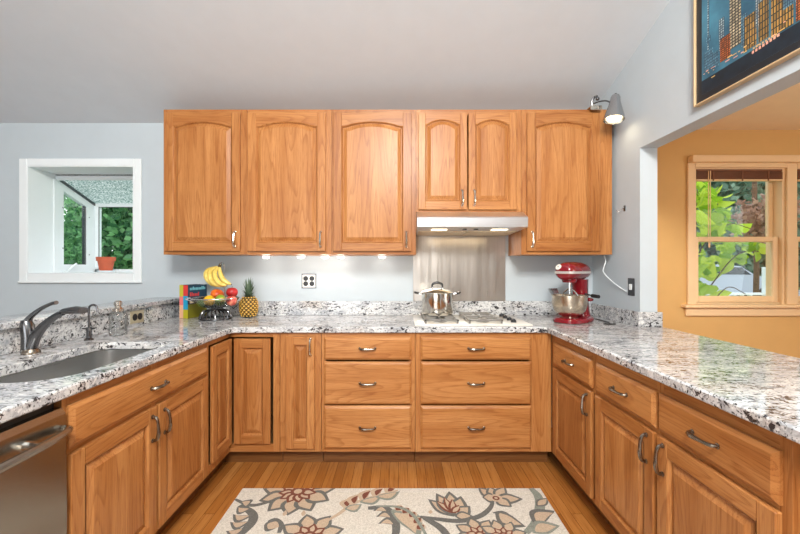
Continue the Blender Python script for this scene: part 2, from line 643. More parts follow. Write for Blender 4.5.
zr = lambda y: 2.075 - (y - YB) * (2.075 - 1.915) / (YF - YB)
# left side sash (trapezoid) : outer frame pieces
x0, x1 = GX0 - 0.03, GX0 + 0.012
def trap(bm, ya, yb, lo, hi, xa=x0, xb=x1):
    prism(bm, [(ya, lo(ya)), (yb, lo(yb)), (yb, hi(yb)), (ya, hi(ya))], 'x', xa, xb)
trap(bm, YB, YB + 0.05, lambda y: GZ0, zr)
trap(bm, YF - 0.095, YF + 0.03, lambda y: GZ0, zr)
trap(bm, YB + 0.05, YF - 0.095, lambda y: GZ0, lambda y: GZ0 + 0.075)
trap(bm, YB + 0.05, YF - 0.095, lambda y: zr(y) - 0.075, zr)
obj('side_sash', bm, M['white'], win)
bm = B(); trap(bm, YB + 0.05, YF - 0.095, lambda y: GZ0 + 0.075, lambda y: zr(y) - 0.075, GX0 - 0.012, GX0 - 0.008)
obj('side_pane', bm, M['pane'], win)
bm = B()
trap(bm, YB + 0.05, YF - 0.095, lambda y: GZ0 + 0.07, lambda y: GZ0 + 0.078, GX0 - 0.02, GX0 + 0.002)
trap(bm, YF - 0.115, YF - 0.094, lambda y: GZ0 + 0.07, lambda y: zr(y) - 0.07, GX0 - 0.02, GX0 + 0.002)
obj('side_gasket', bm, M['gunmetal'], win)
bm = B()
xr = GX1 + 0.3
box(bm, GX0 - 0.03, xr, YF, YF + 0.035, GZ0, GZ0 + 0.03)
box(bm, GX0 - 0.03, xr, YF - 0.005, YF + 0.035, zr(YF) - 0.022, zr(YF) + 0.012)
box(bm, GX0 - 0.03, GX0 + 0.05, YF, YF + 0.035, GZ0, zr(YF))
box(bm, xr - 0.05, xr, YF, YF + 0.035, GZ0, zr(YF))
obj('front_frame', bm, M['white'], win)
bm = B(); box(bm, GX0 + 0.05, xr - 0.05, YF + 0.015, YF + 0.019, GZ0 + 0.03, zr(YF) - 0.022)
obj('front_pane', bm, M['pane'], win)
bm = B(); box(bm, GX0 + 0.05, xr - 0.05, YF - 0.004, YF + 0.001, zr(YF) - 0.028, zr(YF) - 0.02)
box(bm, GX0 + 0.05, GX0 + 0.056, YF - 0.004, YF + 0.001, GZ0 + 0.03, zr(YF) - 0.02)
obj('front_gasket', bm, M['gunmetal'], win)
# speckled, wet roof glass
m, nt, p = base_mat('rain_speckled_glass')
f = noise(nt, objcoord(nt, False), 75, 3, 0.75)
cc = ramp(nt, f, [(0.42, srgb(120, 150, 140)), (0.58, srgb(252, 252, 248))])
nt.links.new(cc, p.inputs['Base Color'])
p.inputs['Roughness'].default_value = 0.3
p.inputs['Transmission Weight'].default_value = 0.0
tl = nt.nodes.new('ShaderNodeBsdfTranslucent'); nt.links.new(cc, tl.inputs[0])
mx = nt.nodes.new('ShaderNodeMixShader'); mx.inputs[0].default_value = 0.75
nt.links.new(p.outputs[0], mx.inputs[1]); nt.links.new(tl.outputs[0], mx.inputs[2])
nt.links.new(mx.outputs[0], nt.nodes['Material Output'].inputs[0])
bm = B()
prism(bm, [(YB - 0.03, zr(YB - 0.03) + 0.012), (YF + 0.02, zr(YF + 0.02) + 0.012), (YF + 0.02, zr(YF + 0.02) + 0.02), (YB - 0.03, zr(YB - 0.03) + 0.02)], 'x', GX0 - 0.03, xr)
obj('roof_pane', bm, m, win)
bm = B()
prism(bm, [(YB, zr(YB) - 0.015), (YF, zr(YF) - 0.015), (YF, zr(YF) + 0.011), (YB, zr(YB) + 0.011)], 'x', GX0 - 0.005, GX0 + 0.02)
obj('roof_bar', bm, M['gunmetal'], win)
bm = B()
for (yy, zz) in ((3.40, 1.83), (3.40, 1.47), (3.69, 1.78), (3.69, 1.42)):
    cyl(bm, (GX0 + 0.012, yy, zz), (GX0 + 0.016, yy, zz), 0.006, 8)
obj('screw', bm, M['grey'], win)
bm = B()
box(bm, GX0 + 0.012, GX0 + 0.05, 3.40, 3.48, GZ0 + 0.001, GZ0 + 0.02, 0, 0.004)
tube(bm, [(GX0 + 0.03, 3.44, GZ0 + 0.02), (GX0 + 0.05, 3.46, GZ0 + 0.06), (GX0 + 0.07, 3.48, GZ0 + 0.085)], 0.008, 8)
obj('crank_handle', bm, M['white'], win)

pot = thing('flower_pot', 'terracotta flower pot with a saucer in the garden window', 'flower pot', (-2.772, 3.62, GZ0 + 0.0045))
pot.scale = (0.78, 0.78, 1.0)
bm = B(); lathe(bm, [(0.0, 0.0), (0.085, 0.0), (0.10, 0.014), (0.094, 0.014), (0.08, 0.006), (0, 0.006)], seg=28); obj('saucer', bm, M['white'], pot)
bm = B(); lathe(bm, [(0, 0.007), (0.063, 0.007), (0.084, 0.105), (0.097, 0.105), (0.10, 0.142), (0.09, 0.142), (0.086, 0.12), (0, 0.12)], seg=28); obj('pot', bm, M['terracotta'], pot)
bm = B(); lathe(bm, [(0, 0.121), (0.083, 0.121), (0.05, 0.130), (0, 0.132)], seg=20); obj('soil', bm, M['soil'], pot)
bm = B()
for i in range(14):
    a = random.random() * 6.28; r = random.random() * 0.06
    c0 = Vector((r * math.cos(a), r * math.sin(a), 0.128))
    tip = c0 + Vector((random.uniform(-.02, .02), random.uniform(-.02, .02), random.uniform(0.012, .03)))
    s = Vector((math.cos(a + 1.5), math.sin(a + 1.5), 0)) * 0.006
    bm.faces.new([bm.verts.new(q) for q in (c0, (c0 + tip) / 2 + s, tip, (c0 + tip) / 2 - s)])
obj('seedling', bm, leafmat('seedling_leaf', srgb(70, 95, 40), srgb(110, 130, 60)), pot)

# ---------------------------------------------------------------- dining window (twin double-hung)
win = thing('window_2', None, None); tag(win, kind='structure')
bm = B()
box(bm, 2.335, DX0, YW - 0.022, YW - 0.0005, DZ0, 2.14, 0, 0.003)
box(bm, DX1, EX0, YW - 0.022, YW - 0.0005, DZ0, 2.14, 0, 0.003)
box(bm, EX1, EX1 + 0.06, YW - 0.022, YW - 0.0005, DZ0, 2.14, 0, 0.003)
box(bm, DX0, DX1, YW - 0.022, YW - 0.0005, 2.105, 2.14)
box(bm, EX0, EX1, YW - 0.022, YW - 0.0005, 2.105, 2.14)
box(bm, 2.345, EX1 + 0.07, YW - 0.06, YW - 0.0005, 2.14, 2.195, 0, 0.004)   # valance board
obj('casing', bm, M['cream'], win)
bm = B()
box(bm, 2.29, EX1 + 0.10, YW - 0.055, YW + 0.02, DZ0 - 0.025, DZ0, 0, 0.004)
obj('sill', bm, M['cream'], win)
bm = B()
box(bm, 2.32, EX1 + 0.07, YW - 0.022, YW - 0.0005, DZ0 - 0.095, DZ0 - 0.026, 0, 0.006)
obj('apron', bm, M['cream'], win)
for X0, X1 in ((DX0, DX1), (EX0, EX1)):
    bm = B()
    box(bm, X0, X0 + 0.02, YW, YW + 0.14, DZ0, DZ1); box(bm, X1 - 0.02, X1, YW, YW + 0.14, DZ0, DZ1)
    box(bm, X0 + 0.02, X1 - 0.02, YW, YW + 0.14, DZ1 - 0.02, DZ1); box(bm, X0 + 0.02, X1 - 0.02, YW + 0.02, YW + 0.14, DZ0, DZ0 + 0.012)
    obj('frame', bm, M['cream'], win)
    MZ = 1.53
    def sash(bm, z0, z1, y0, y1, st=0.045, bt=0.05, tp=0.04):
        box(bm, X0 + 0.021, X0 + 0.021 + st, y0, y1, z0, z1, 0, 0.004); box(bm, X1 - 0.021 - st, X1 - 0.021, y0, y1, z0, z1, 0, 0.004)
        box(bm, X0 + 0.021 + st, X1 - 0.021 - st, y0, y1, z0, z0 + bt, 0, 0.004); box(bm, X0 + 0.021 + st, X1 - 0.021 - st, y0, y1, z1 - tp, z1, 0, 0.004)
    bm = B(); sash(bm, DZ0 + 0.014, MZ + 0.02, YW + 0.03, YW + 0.06); s = obj('lower_sash', bm, M['cream'], win)
    bm = B(); box(bm, X0 + 0.067, X1 - 0.067, YW + 0.044, YW + 0.047, DZ0 + 0.064, MZ - 0.02); obj('pane', bm, M['pane'], s)
    bm = B(); sash(bm, MZ - 0.02, DZ1 - 0.022, YW + 0.075, YW + 0.105, 0.04, 0.04); s = obj('upper_sash', bm, M['cream'], win)
    bm = B(); box(bm, X0 + 0.062, X1 - 0.062, YW + 0.089, YW + 0.092, MZ + 0.02, DZ1 - 0.06); obj('pane', bm, M['pane'], s)
for k, (X0, X1, lab) in enumerate(((DX0, DX1, 'brown wooden blind pulled fully up in the left dining window'), (EX0, EX1, 'brown wooden blind pulled up in the window at the right photo edge'))):
    bl = thing('window_blind', lab, 'blind', ((X0 + X1) / 2, YW + 0.008, 2.05), 0, 'raised dining window blinds')
    hw = (X1 - X0) / 2 - 0.022
    bm = B(); box(bm, -hw, hw, -0.012, 0.02, 0.028, 0.045, 0, 0.002); obj('headrail', bm, M['brown'], bl)
    bm = B()
    for i in range(9): box(bm, -hw, hw, -0.014, 0.02, -0.035 + i * 0.0068, -0.0305 + i * 0.0068)
    obj('slat_stack', bm, M['brown'], bl)
    bm = B(); box(bm, -hw, hw, -0.014, 0.02, -0.049, -0.037, 0, 0.002); obj('bottom_rail', bm, M['cream'], bl)
    bm = B()
    for dx in (-hw + 0.09, -hw + 0.105): cyl(bm, (dx, -0.018, 0.03), (dx, -0.018, -0.55 + dx * 0.0), 0.003, 6)
    cyl(bm, (-hw + 0.097, -0.018, -0.59), (-hw + 0.097, -0.018, -0.55), 0.007, 8)
    obj('pull_cord', bm, M['cream'], bl)
    for dx in (-hw * 0.62, 0.02, hw * 0.66):
        bm = B(); box(bm, dx - 0.005, dx + 0.005, -0.017, -0.0145, -0.05, 0.03); obj('ladder_tape', bm, M['brown'], bl)

# ================================================================ CABINETS


def handle(parent, cx, cz, yf, vertical, L=0.105, mat='pewter'):
    bm = B()
    pr = [(-0.5, 0.000), (-0.5, 0.010), (-0.42, 0.022), (-0.2, 0.028), (0.0, 0.0275), (0.2, 0.026), (0.42, 0.021), (0.5, 0.010), (0.5, 0.000)]
    pts = []
    for s, d in pr:
        pts.append((cx, yf - d, cz + s * L) if vertical else (cx + s * L, yf - d, cz))
    tube(bm, catmull(pts, 3), [0.0075, 0.0065, 0.0078, 0.0082, 0.007, 0.0058, 0.0065, 0.0062, 0.0075], 8)
    for s in (-0.5, 0.5):
        c = (cx, yf, cz + s * L) if vertical else (cx + s * L, yf, cz)
        ellipsoid(bm, (c[0], yf - 0.003, c[2]), 0.009, 0.0035, 0.010, 10, 6)
    return obj('handle', bm, M[mat], parent)


def door(root, x, y, z, w, h, rz=0.0, arch=0.0, stile=0.058, rail=0.06, top=0.07, hp=None, name='door', label=None):
    """local frame: lower-left-back corner at (x,y,z); front towards local -y. hp = (dx,dz) of the vertical handle"""
    T = 0.020
    bm = B()
    box(bm, 0, stile, -T, 0, 0, h, 0, 0.003)
    box(bm, w - stile, w, -T, 0, 0, h, 0, 0.003)
    box(bm, stile, w - stile, -T + 0.0004, 0, 0, rail, 1, 0.002)
    n = 14 if arch else 1
    iw = w - 2 * stile

    def ztop(u):
        if not arch: return h - top
        e = 0.05
        t = min(max((u - e) / (1 - 2 * e), 0), 1)
        return h - top + arch * (1 - (2 * t - 1) ** 2) ** 0.8
    pts = [(stile + iw * i / n, ztop(i / n)) for i in range(n + 1)]
    prism(bm, pts + [(w - stile, h - 0.0005), (stile, h - 0.0005)], 'y', -T + 0.0004, 0, 1)

    def loop(d, y):
        L = [(stile + d, y, rail + d), (w - stile - d, y, rail + d)]
        for i in range(n, -1, -1):
            u = i / n
            L.append((stile + d + (iw - 2 * d) * u, y, ztop(u) - d))
        return L
    loft(bm, [loop(0, -T), loop(0.004, -T + 0.003), loop(0.008, -0.011), loop(0.008, -0.004)], 0)
    o = obj(name, bm, [M['oak_v'], M['oak_h']], root, (x, y, z), (0, 0, rz))
    if label: o['label'] = label
    bm = B()
    loft(bm, [loop(0.0075, -0.004), loop(0.0075, -0.0065), loop(0.012, -0.0065), loop(0.036, -0.0185), loop(0.0375, -0.0195)], 0)
    L = loop(0.0375, -0.0195)
    bm.faces.new([bm.verts.new(p) for p in L])
    bmesh.ops.remove_doubles(bm, verts=bm.verts[:], dist=1e-5)
    obj('panel', bm, M['oak_v'], o, sharp=12)
    if hp: handle(o, hp[0], hp[1], -T, True, mat=hp[2] if len(hp) > 2 else 'pewter')
    return o


def drawer(root, x, y, z, w, h, hx=None, mat='pewter'):
    bm = B()
    T = 0.020
    e = 0.013
    R = lambda d, y: [(d, y, d), (w - d, y, d), (w - d, y, h - d), (d, y, h - d)]
    loft(bm, [R(0, 0), R(0, -0.010), R(0.003, -0.0125), R(e, -T + 0.001), R(e + 0.002, -T)], 0, True, True)
    o = obj('drawer_front', bm, M['oak_h'], root, (x, y, z), sharp=15)
    if hx is not False:
        handle(o, w / 2 if hx is None else hx, h / 2, -T, False, 0.10, mat)
    return o


def carcass(root, w, d, z0, z1, toe=True, closed_top=False, name='carcass', toe_x=None):
    bm = B()
    t = 0.016
    box(bm, 0.0008, t, 0.0195, d, z0, z1); box(bm, w - t, w - 0.0008, 0.0195, d, z0, z1)
    box(bm, t, w - t, 0.0195, d, z0, z0 + t)
    box(bm, t, w - t, d - t, d, z0 + t, z1)
    if closed_top: box(bm, t, w - t, 0.0195, d - t, z1 - t, z1)
    obj(name, bm, M['oak_v'], root)
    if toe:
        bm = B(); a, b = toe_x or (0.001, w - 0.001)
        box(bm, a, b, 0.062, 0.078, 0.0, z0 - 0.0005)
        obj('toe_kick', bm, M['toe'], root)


def face(root, w, z0, z1, stiles, rails=(), mid=None):
    """stiles: (x0,x1); infill between them"""
    bm = B()
    for a, b in stiles: box(bm, a, b, 0, 0.019, z0, z1, 0, 0.0008)
    tr, br_ = rails or (0.04, 0.04)
    for (a, b), (c, d) in zip(stiles, stiles[1:]):
        box(bm, b, c, 0.0006, 0.019, z0, z0 + br_, 1); box(bm, b, c, 0.0006, 0.019, z1 - tr, z1, 1)
        if mid: box(bm, b, c, 0.0006, 0.019, mid[0], mid[1], 1)
    return obj('face_frame', bm, [M['oak_v'], M['oak_h']], root)


def zb(py, k=154.5):
    return 1.302 - (py - 267) / k


# ---- wall cabinets
UZ0, UZ1, UY, UD = 1.392, 2.443, 2.768, 0.33
ug = 'oak wall cabinets in the row over the counter'
ux = [-1.703, -1.093, -0.483, 0.127, 0.889, 1.548]
ulab = ['oak wall cabinet at the left end, above the cookbooks and bananas',
        'oak wall cabinet above the black four-socket wall outlet',
        'oak wall cabinet directly left of the steel range hood',
        'short two-door oak wall cabinet above the steel range hood',
        'oak wall cabinet at the right end, above the red stand mixer']
udoor = [(-1.686, -1.140), (-1.088, -0.524), (-0.470, 0.093), None, (0.926, 1.452)]
for i in range(5):
    x0, x1 = ux[i] + 0.0008, ux[i + 1] - 0.0008
    wd = x1 - x0
    z0 = 1.697 if i == 3 else UZ0
    r = thing('wall_cabinet', ulab[i], 'wall cabinet', (x0, UY, z0), 0, ug)
    H = UZ1 - z0
    carcass(r, wd, UD - 0.002, 0, H, toe=False, closed_top=True)
    if i == 3:
        face(r, wd, 0, H, [(0, 0.03), (wd - 0.03, wd)])
        for (a, b, hx) in ((0.143, 0.4945, 0.309), (0.504, 0.852, 0.035)):
            door(r, a - x0, -0.0005, 0.018, b - a, H - 0.018 - 0.03, arch=0.034, stile=0.052, rail=0.062, top=0.082, hp=(hx + 0.006, 0.085, 'pull_bright'))
    else:
        a, b = udoor[i]
        face(r, wd, 0, H, [(0, a - x0 + 0.012), (b - x0 - 0.012, wd)])
        hx = 0.036 if i == 4 else (b - a) - 0.036
        door(r, a - x0, -0.0005, 0.024, b - a, H - 0.024 - 0.03, arch=0.034, stile=0.062, rail=0.062, top=0.098, hp=(hx, 0.085, 'pull_bright'))

# ---- base cabinets, back run
FY = 2.49
BZ0, BZ1, BD = 0.098, 0.874, 0.58
bg_ = 'oak base cabinets under the granite worktop'


def base(name, label, cat, x0, x1):
    r = thing(name, label, cat, (x0 + 0.0008, FY, 0), 0, bg_)
    return r, x1 - x0 - 0.0016


r, wd = base('base_cabinet', 'narrow single-door oak base cabinet left of the drawers', 'base cabinet', -0.772, -0.503)
carcass(r, wd, BD, BZ0, BZ1); face(r, wd, BZ0, BZ1, [(0, 0.055), (wd - 0.05, wd)])
door(r, 0.042, -0.0005, 0.124, 0.186, 0.728, stile=0.050, rail=0.055, top=0.055, hp=(0.160, 0.66, 'pull_bright'))


def drawers(r, x0, xa, xb, mat='pewter'):
    for (zlo, zhi) in ((0.700, 0.849), (0.411, 0.688), (0.124, 0.402)):
        drawer(r, xa - x0, -0.0005, zlo, xb - xa, zhi - zlo)


r, wd = base('drawer_cabinet', 'three-drawer oak base cabinet left of the cooktop', 'drawer cabinet', -0.502, 0.108)
carcass(r, wd, BD, BZ0, BZ1); face(r, wd, BZ0, BZ1, [(0, 0.03), (wd - 0.04, wd)]); drawers(r, -0.502, -0.485, 0.083)
r, wd = base('drawer_cabinet', 'wide three-drawer oak base cabinet beneath the cooktop', 'drawer cabinet', 0.109, 0.998)
carcass(r, wd, BD, BZ0, BZ1, toe_x=(0.001, 0.885)); face(r, wd, BZ0, BZ1, [(0, 0.045), (0.742, wd)]); drawers(r, 0.109, 0.142, 0.862)

# ---- right run (faces the middle of the kitchen)
FXR = 1.0


def rbase(label, Ya, Yb, d=0.565):
    r = thing('base_cabinet', label, 'base cabinet', (FXR, Ya - 0.0008, 0), -PI / 2, bg_)
    return r, Ya - Yb - 0.0016


for (lab, Ya, Yb, da, db, ra, rb, hside) in (
        ('oak base cabinet in the right run, farthest from the camera by the corner', 2.488, 1.932, 2.43, 1.954, 2.43, 1.948, 'R'),
        ('oak base cabinet in the right run, middle of three', 1.931, 1.460, 1.909, 1.468, 1.909, 1.472, 'R'),
        ('oak base cabinet in the right run, nearest to the camera with a split drawer', 1.459, 0.968, 1.451, 0.9927, 1.451, 0.9927, 'L')):
    r, wd = rbase(lab, Ya, Yb)
    carcass(r, wd, 0.565, BZ0 - 0.002, BZ1)
    face(r, wd, BZ0 - 0.002, BZ1, [(0, Ya - da + 0.01), (Ya - db - 0.01, wd)], (0.066, 0.04), (0.645, 0.70))
    drawer(r, Ya - da, -0.0005, 0.682, da - db, 0.824 - 0.682)
    w_ = ra - rb
    door(r, Ya - ra, -0.0005, 0.118, w_, 0.664 - 0.118, stile=0.056, rail=0.058, top=0.058,
         hp=((w_ - 0.036) if hside == 'R' else 0.036, 0.47))
bm = B(); box(bm, 0.5 + 0.53, 1.60, 0.945, 0.966, 0.0, BZ1, 0, 0.001)
tag(obj('end_panel', bm, M['oak_v']), 'plain oak end panel closing the near end of the right counter', 'end panel')

# ---- left run : sink base, corner cabinet, dishwasher
FXL = -1.10
r = thing('sink_cabinet', 'two-door oak base cabinet under the sink, beside the dishwasher', 'base cabinet', (FXL, 1.247, 0), PI / 2, bg_)
wd = 2.186 - 1.247
carcass(r, wd, BD, BZ0, BZ1)
face(r, wd, BZ0, BZ1, [(0, 0.03), (0.448, 0.492), (wd - 0.035, wd)], (0.045, 0.04), (0.66, 0.72))
drawer(r, 0.015, -0.0005, 0.699, 0.905, 0.145, 0.455)
door(r, 0.015, -0.0005, 0.118, 0.446, 0.563, stile=0.056, rail=0.058, top=0.058, hp=(0.446 - 0.034, 0.475))
door(r, 0.479, -0.0005, 0.118, 0.444, 0.563, stile=0.056, rail=0.058, top=0.058, hp=(0.034, 0.475))

r = thing('corner_cabinet', 'oak corner base cabinet with a folded L-shaped door, under the fruit bowl', 'base cabinet', (FXL, FY, 0), 0, bg_)
bm = B()
# L-shaped face frame : left wing on the X plane, back wing on the Y plane, full height stiles and rails around the recess
box(bm, -0.019, 0, -0.302, -0.278, BZ0, BZ1, 0)
box(bm, -0.019, 0, -0.278, 0.019, 0.846, BZ1, 1); box(bm, -0.019, 0, -0.278, 0.019, BZ0, 0.148, 1)
box(bm, 0.0, 0.284, 0, 0.019, 0.846, BZ1, 1); box(bm, 0.0, 0.284, 0, 0.019, BZ0, 0.148, 1)
box(bm, 0.284, 0.3265, 0, 0.019, BZ0, BZ1, 0)
obj('face_frame', bm, [M['oak_v'], M['oak_h']], r)
bm = B()
prism(bm, [(-0.58, -0.30), (-0.021, -0.30), (-0.021, 0.021), (0.3265, 0.021), (0.3265, 0.58), (-0.58, 0.58)], 'z', BZ0, BZ0 + 0.016)
box(bm, -0.58, -0.021, -0.302, -0.286, BZ0 + 0.016, BZ1); box(bm, 0.311, 0.3265, 0.021, 0.58, BZ0 + 0.016, BZ1)
box(bm, -0.58, 0.311, 0.564, 0.58, BZ0 + 0.016, BZ1); box(bm, -0.58, -0.564, -0.286, 0.564, BZ0 + 0.016, BZ1)
obj('carcass', bm, M['oak_in'], r)
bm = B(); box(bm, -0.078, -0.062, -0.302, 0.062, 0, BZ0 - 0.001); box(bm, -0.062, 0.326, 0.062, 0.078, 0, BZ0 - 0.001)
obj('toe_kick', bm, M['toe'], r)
door(r, 0.002, -0.268, 0.156, 0.254, 0.682, rz=PI / 2, stile=0.05, rail=0.058, top=0.058)
door(r, 0.034, -0.002, 0.156, 0.236, 0.682, rz=0, stile=0.05, rail=0.058, top=0.058)
for o in r.children:
    if o.name.startswith('door') and abs(o.rotation_euler.z) < 0.1: pass

r = thing('dishwasher', 'stainless steel dishwasher with a bowed bar handle, beside the sink cabinet', 'dishwasher', (FXL, 0.637, 0), PI / 2)
bm = B(); box(bm, 0.004, 0.604, 0.02, 0.57, 0.06, 0.868, 0); obj('tub', bm, M['black'], r)
bm = B()
fr = []
for xx in (0.005, 0.603):
    fr.append([(xx, 0.018, 0.115), (xx, -0.016, 0.115), (xx, -0.020, 0.13), (xx, -0.024, 0.5), (xx, -0.020, 0.828), (xx, -0.008, 0.846), (xx, 0.018, 0.846)])
loft(bm, fr, 0, True, True)
obj('door_panel', bm, M['steel_dw'], r, sharp=25)
bm = B()
pts = catmull([(0.018, -0.024, 0.782), (0.03, -0.048, 0.782), (0.12, -0.066, 0.782), (0.304, -0.072, 0.782), (0.488, -0.066, 0.782), (0.578, -0.048, 0.782), (0.59, -0.024, 0.782)], 5)
tube(bm, pts, 0.0125, 10)
obj('handle', bm, M['steel_dw'], r)
for xx in (0.14, 0.47):
    bm = B(); tube(bm, [(xx, -0.02, 0.782), (xx, -0.062, 0.782)], [0.016, 0.009], 10)
    obj('handle_post', bm, M['chrome'], r)
bm = B(); box(bm, 0.005, 0.603, 0.05, 0.06, 0.0, 0.112, 0); obj('toe_kick', bm, M['black'], r)

# ================================================================ WORKTOP, SINK, LEDGE


def arc(cx, cy, r, a0, a1, n=6):
    return [(cx + r * math.cos(math.radians(a0 + (a1 - a0) * i / n)), cy + r * math.sin(math.radians(a0 + (a1 - a0) * i / n))) for i in range(n + 1)]


wt = thing('granite_worktop', 'U-shaped speckled white granite worktop running round all base cabinets', 'worktop', (0, 0, 0))
outer = [(-1.758, 0.60), (-1.075, 0.60)] + arc(-1.04, 2.43, 0.035, 180, 90, 5) + [(0.955, 2.465), (0.96, 2.46), (0.96, 0.66), (1.0, 0.62), (1.713, 0.62), (1.713, 2.4885), (1.5725, 2.4885), (1.5725, 3.0985), (-1.758, 3.0985)]
sx0, sx1, sy0, sy1 = -1.535, -1.157, 1.285, 1.976
hole = arc(sx1 - 0.05, sy1 - 0.05, 0.05, 0, 90) + arc(sx0 + 0.07, sy1 - 0.07, 0.07, 90, 180) + arc(sx0 + 0.09, sy0 + 0.09, 0.09, 180, 270) + arc(sx1 - 0.16, sy0 + 0.16, 0.16, 270, 360, 8)
bm = B()
es = []
for L in (outer, hole):
    vs = [bm.verts.new((x, y, CZ)) for x, y in L]
    es += [bm.edges.new((vs[i], vs[(i + 1) % len(vs)])) for i in range(len(vs))]
bmesh.ops.triangle_fill(bm, use_beauty=True, use_dissolve=False, edges=es)
ret = bmesh.ops.extrude_face_region(bm, geom=bm.faces[:])
bmesh.ops.translate(bm, vec=(0, 0, -0.0385), verts=[g for g in ret['geom'] if isinstance(g, bmesh.types.BMVert)])
o = obj('slab', bm, M['granite'], wt, sharp=30)
md = o.modifiers.new('edge', 'BEVEL'); md.width = 0.007; md.segments = 3; md.limit_method = 'ANGLE'; md.angle_limit = math.radians(50)
for (a) in ((-1.738, 1.5515, 3.077, 3.0985, 1.026), (-1.758, -1.738, 0.60, 3.0985, 1.0255), (1.5515, 1.5725, 2.49, 3.077, 1.010), (1.5515, 1.708, 2.468, 2.489, 1.010)):
    bm = B(); box(bm, a[0], a[1], a[2], a[3], CZ + 0.0003, a[4], 0, 0.002); obj('backsplash', bm, M['granite'], wt)
bm = B(); box(bm, -1.965, -1.716, 0.42, 3.0985, 1.0275, 1.058, 0, 0.005, 2)
tag(obj('granite_ledge', bm, M['granite']), 'raised granite ledge on the half wall behind the sink', 'ledge')

sk = thing('sink', 'undermount stainless steel sink in the left counter', 'sink', (0, 0, 0))
bm = B()
cxs, cys = (sx0 + sx1) / 2, (sy0 + sy1) / 2


def sl(s, z):
    e = s
    out = []
    for x, y in hole:
        dx, dy = x - cxs, y - cys
        out.append((cxs + dx * (1 + e / 0.19), cys + dy * (1 + e / 0.345), z))
    return out


loft(bm, [sl(0.03, 0.8735), sl(0.004, 0.8735), sl(0.003, 0.80), sl(-0.004, 0.71), sl(-0.016, 0.695), sl(-0.045, 0.688)], 0)
f = bm.faces.new([bm.verts.new((x, y, z)) for x, y, z in sl(-0.045, 0.688)])
obj('bowl', bm, M['sink_steel'], sk, sharp=50)
bm = B(); lathe(bm, [(0.0, 0.6885), (0.045, 0.6885), (0.045, 0.692), (0.03, 0.690), (0, 0.6895)], c=(cxs, cys, 0), seg=20); obj('drain', bm, M['chrome'], sk)

# ---- kitchen faucet
fx, fy = -1.655, 1.72
fa = thing('faucet', 'dark stainless pull-out kitchen faucet with a lever, behind the sink', 'faucet', (fx, fy, CZ))
bm = B(); lathe(bm, [(0, 0), (0.034, 0), (0.034, 0.006), (0.028, 0.016), (0.026, 0.02), (0, 0.02)], seg=20); obj('base_ring', bm, M['pewter'], fa)
bm = B(); tube(bm, [(-0.012, 0, 0.018), (-0.012, 0, 0.07), (-0.018, 0, 0.125), (-0.022, 0, 0.15)], [0.026, 0.025, 0.026, 0.018], 16); obj('body', bm, M['gunmetal'], fa)
bm = B(); tube(bm, catmull([(0.0, 0, 0.03), (0.02, 0, 0.075), (0.06, 0, 0.125), (0.11, 0, 0.165), (0.145, 0, 0.183)], 4), [0.024, 0.022, 0.018, 0.014, 0.013], 14); obj('spout', bm, M['gunmetal'], fa)
bm = B(); tube(bm, catmull([(0.138, 0, 0.184), (0.16, 0, 0.190), (0.20, 0, 0.194), (0.235, 0, 0.192)], 4), [0.018, 0.030, 0.035, 0.030], 16, flat=0.5); obj('spray_head', bm, M['gunmetal'], fa)
bm = B(); tube(bm, catmull([(-0.02, 0, 0.135), (0.0, 0, 0.165), (0.045, 0, 0.20), (0.09, 0, 0.222), (0.115, 0, 0.228)], 4), [0.02, 0.014, 0.011, 0.010, 0.012], 12, flat=0.75); obj('lever', bm, M['gunmetal'], fa)

# ---- filtered water tap
ft = thing('water_tap', 'thin gooseneck filtered-water tap between the faucet and the glass bottle', 'tap', (-1.645, 2.03, CZ))
bm = B(); lathe(bm, [(0, 0), (0.022, 0), (0.022, 0.005), (0.012, 0.012), (0.012, 0.05), (0.015, 0.052), (0.013, 0.068), (0, 0.068)], seg=16); obj('body', bm, M['gunmetal'], ft)
bm = B(); pp = [(0, 0, 0.06), (0, 0, 0.15)] + [(0.022 - 0.022 * math.cos(t), 0, 0.165 + 0.022 * math.sin(t)) for t in (0.3, 0.9, 1.57, 2.2, 2.8)] + [(0.045, 0, 0.148)]
tube(bm, catmull(pp, 3), 0.0055, 10); obj('spout', bm, M['gunmetal'], ft)
bm = B(); tube(bm, [(-0.035, 0, 0.06), (0.03, 0, 0.062)], [0.0055, 0.008], 8, flat=0.6); obj('lever', bm, M['black'], ft)

# ---- glass bottle
gb = thing('glass_bottle', 'clear glass bottle with a metal stopper beside the double outlet', 'bottle', (-1.60, 2.18, CZ))
bm = B(); lathe(bm, [(0, 0.001), (0.04, 0.001), (0.044, 0.006), (0.044, 0.115), (0.036, 0.13), (0.024, 0.136), (0.024, 0.142)], seg=24, cap1=False); obj('body', bm, M['clear'], gb)
bm = B(); lathe(bm, [(0.024, 0.134), (0.027, 0.136), (0.027, 0.15), (0.018, 0.156), (0.014, 0.165), (0.02, 0.17), (0.02, 0.188), (0.012, 0.196), (0, 0.197)], seg=20); obj('stopper', bm, M['pull_bright'], gb)

# ---- outlets and switches


def outlet_faces(bm, spots, r, mi):
    for (x, z) in spots: lathe(bm, [(0, 0.002), (r, 0.002), (r, 0.0), (0, 0)], c=(x, 0, z), seg=14, mi=mi, mat=Matrix.Rotation(PI / 2, 4, 'X'))


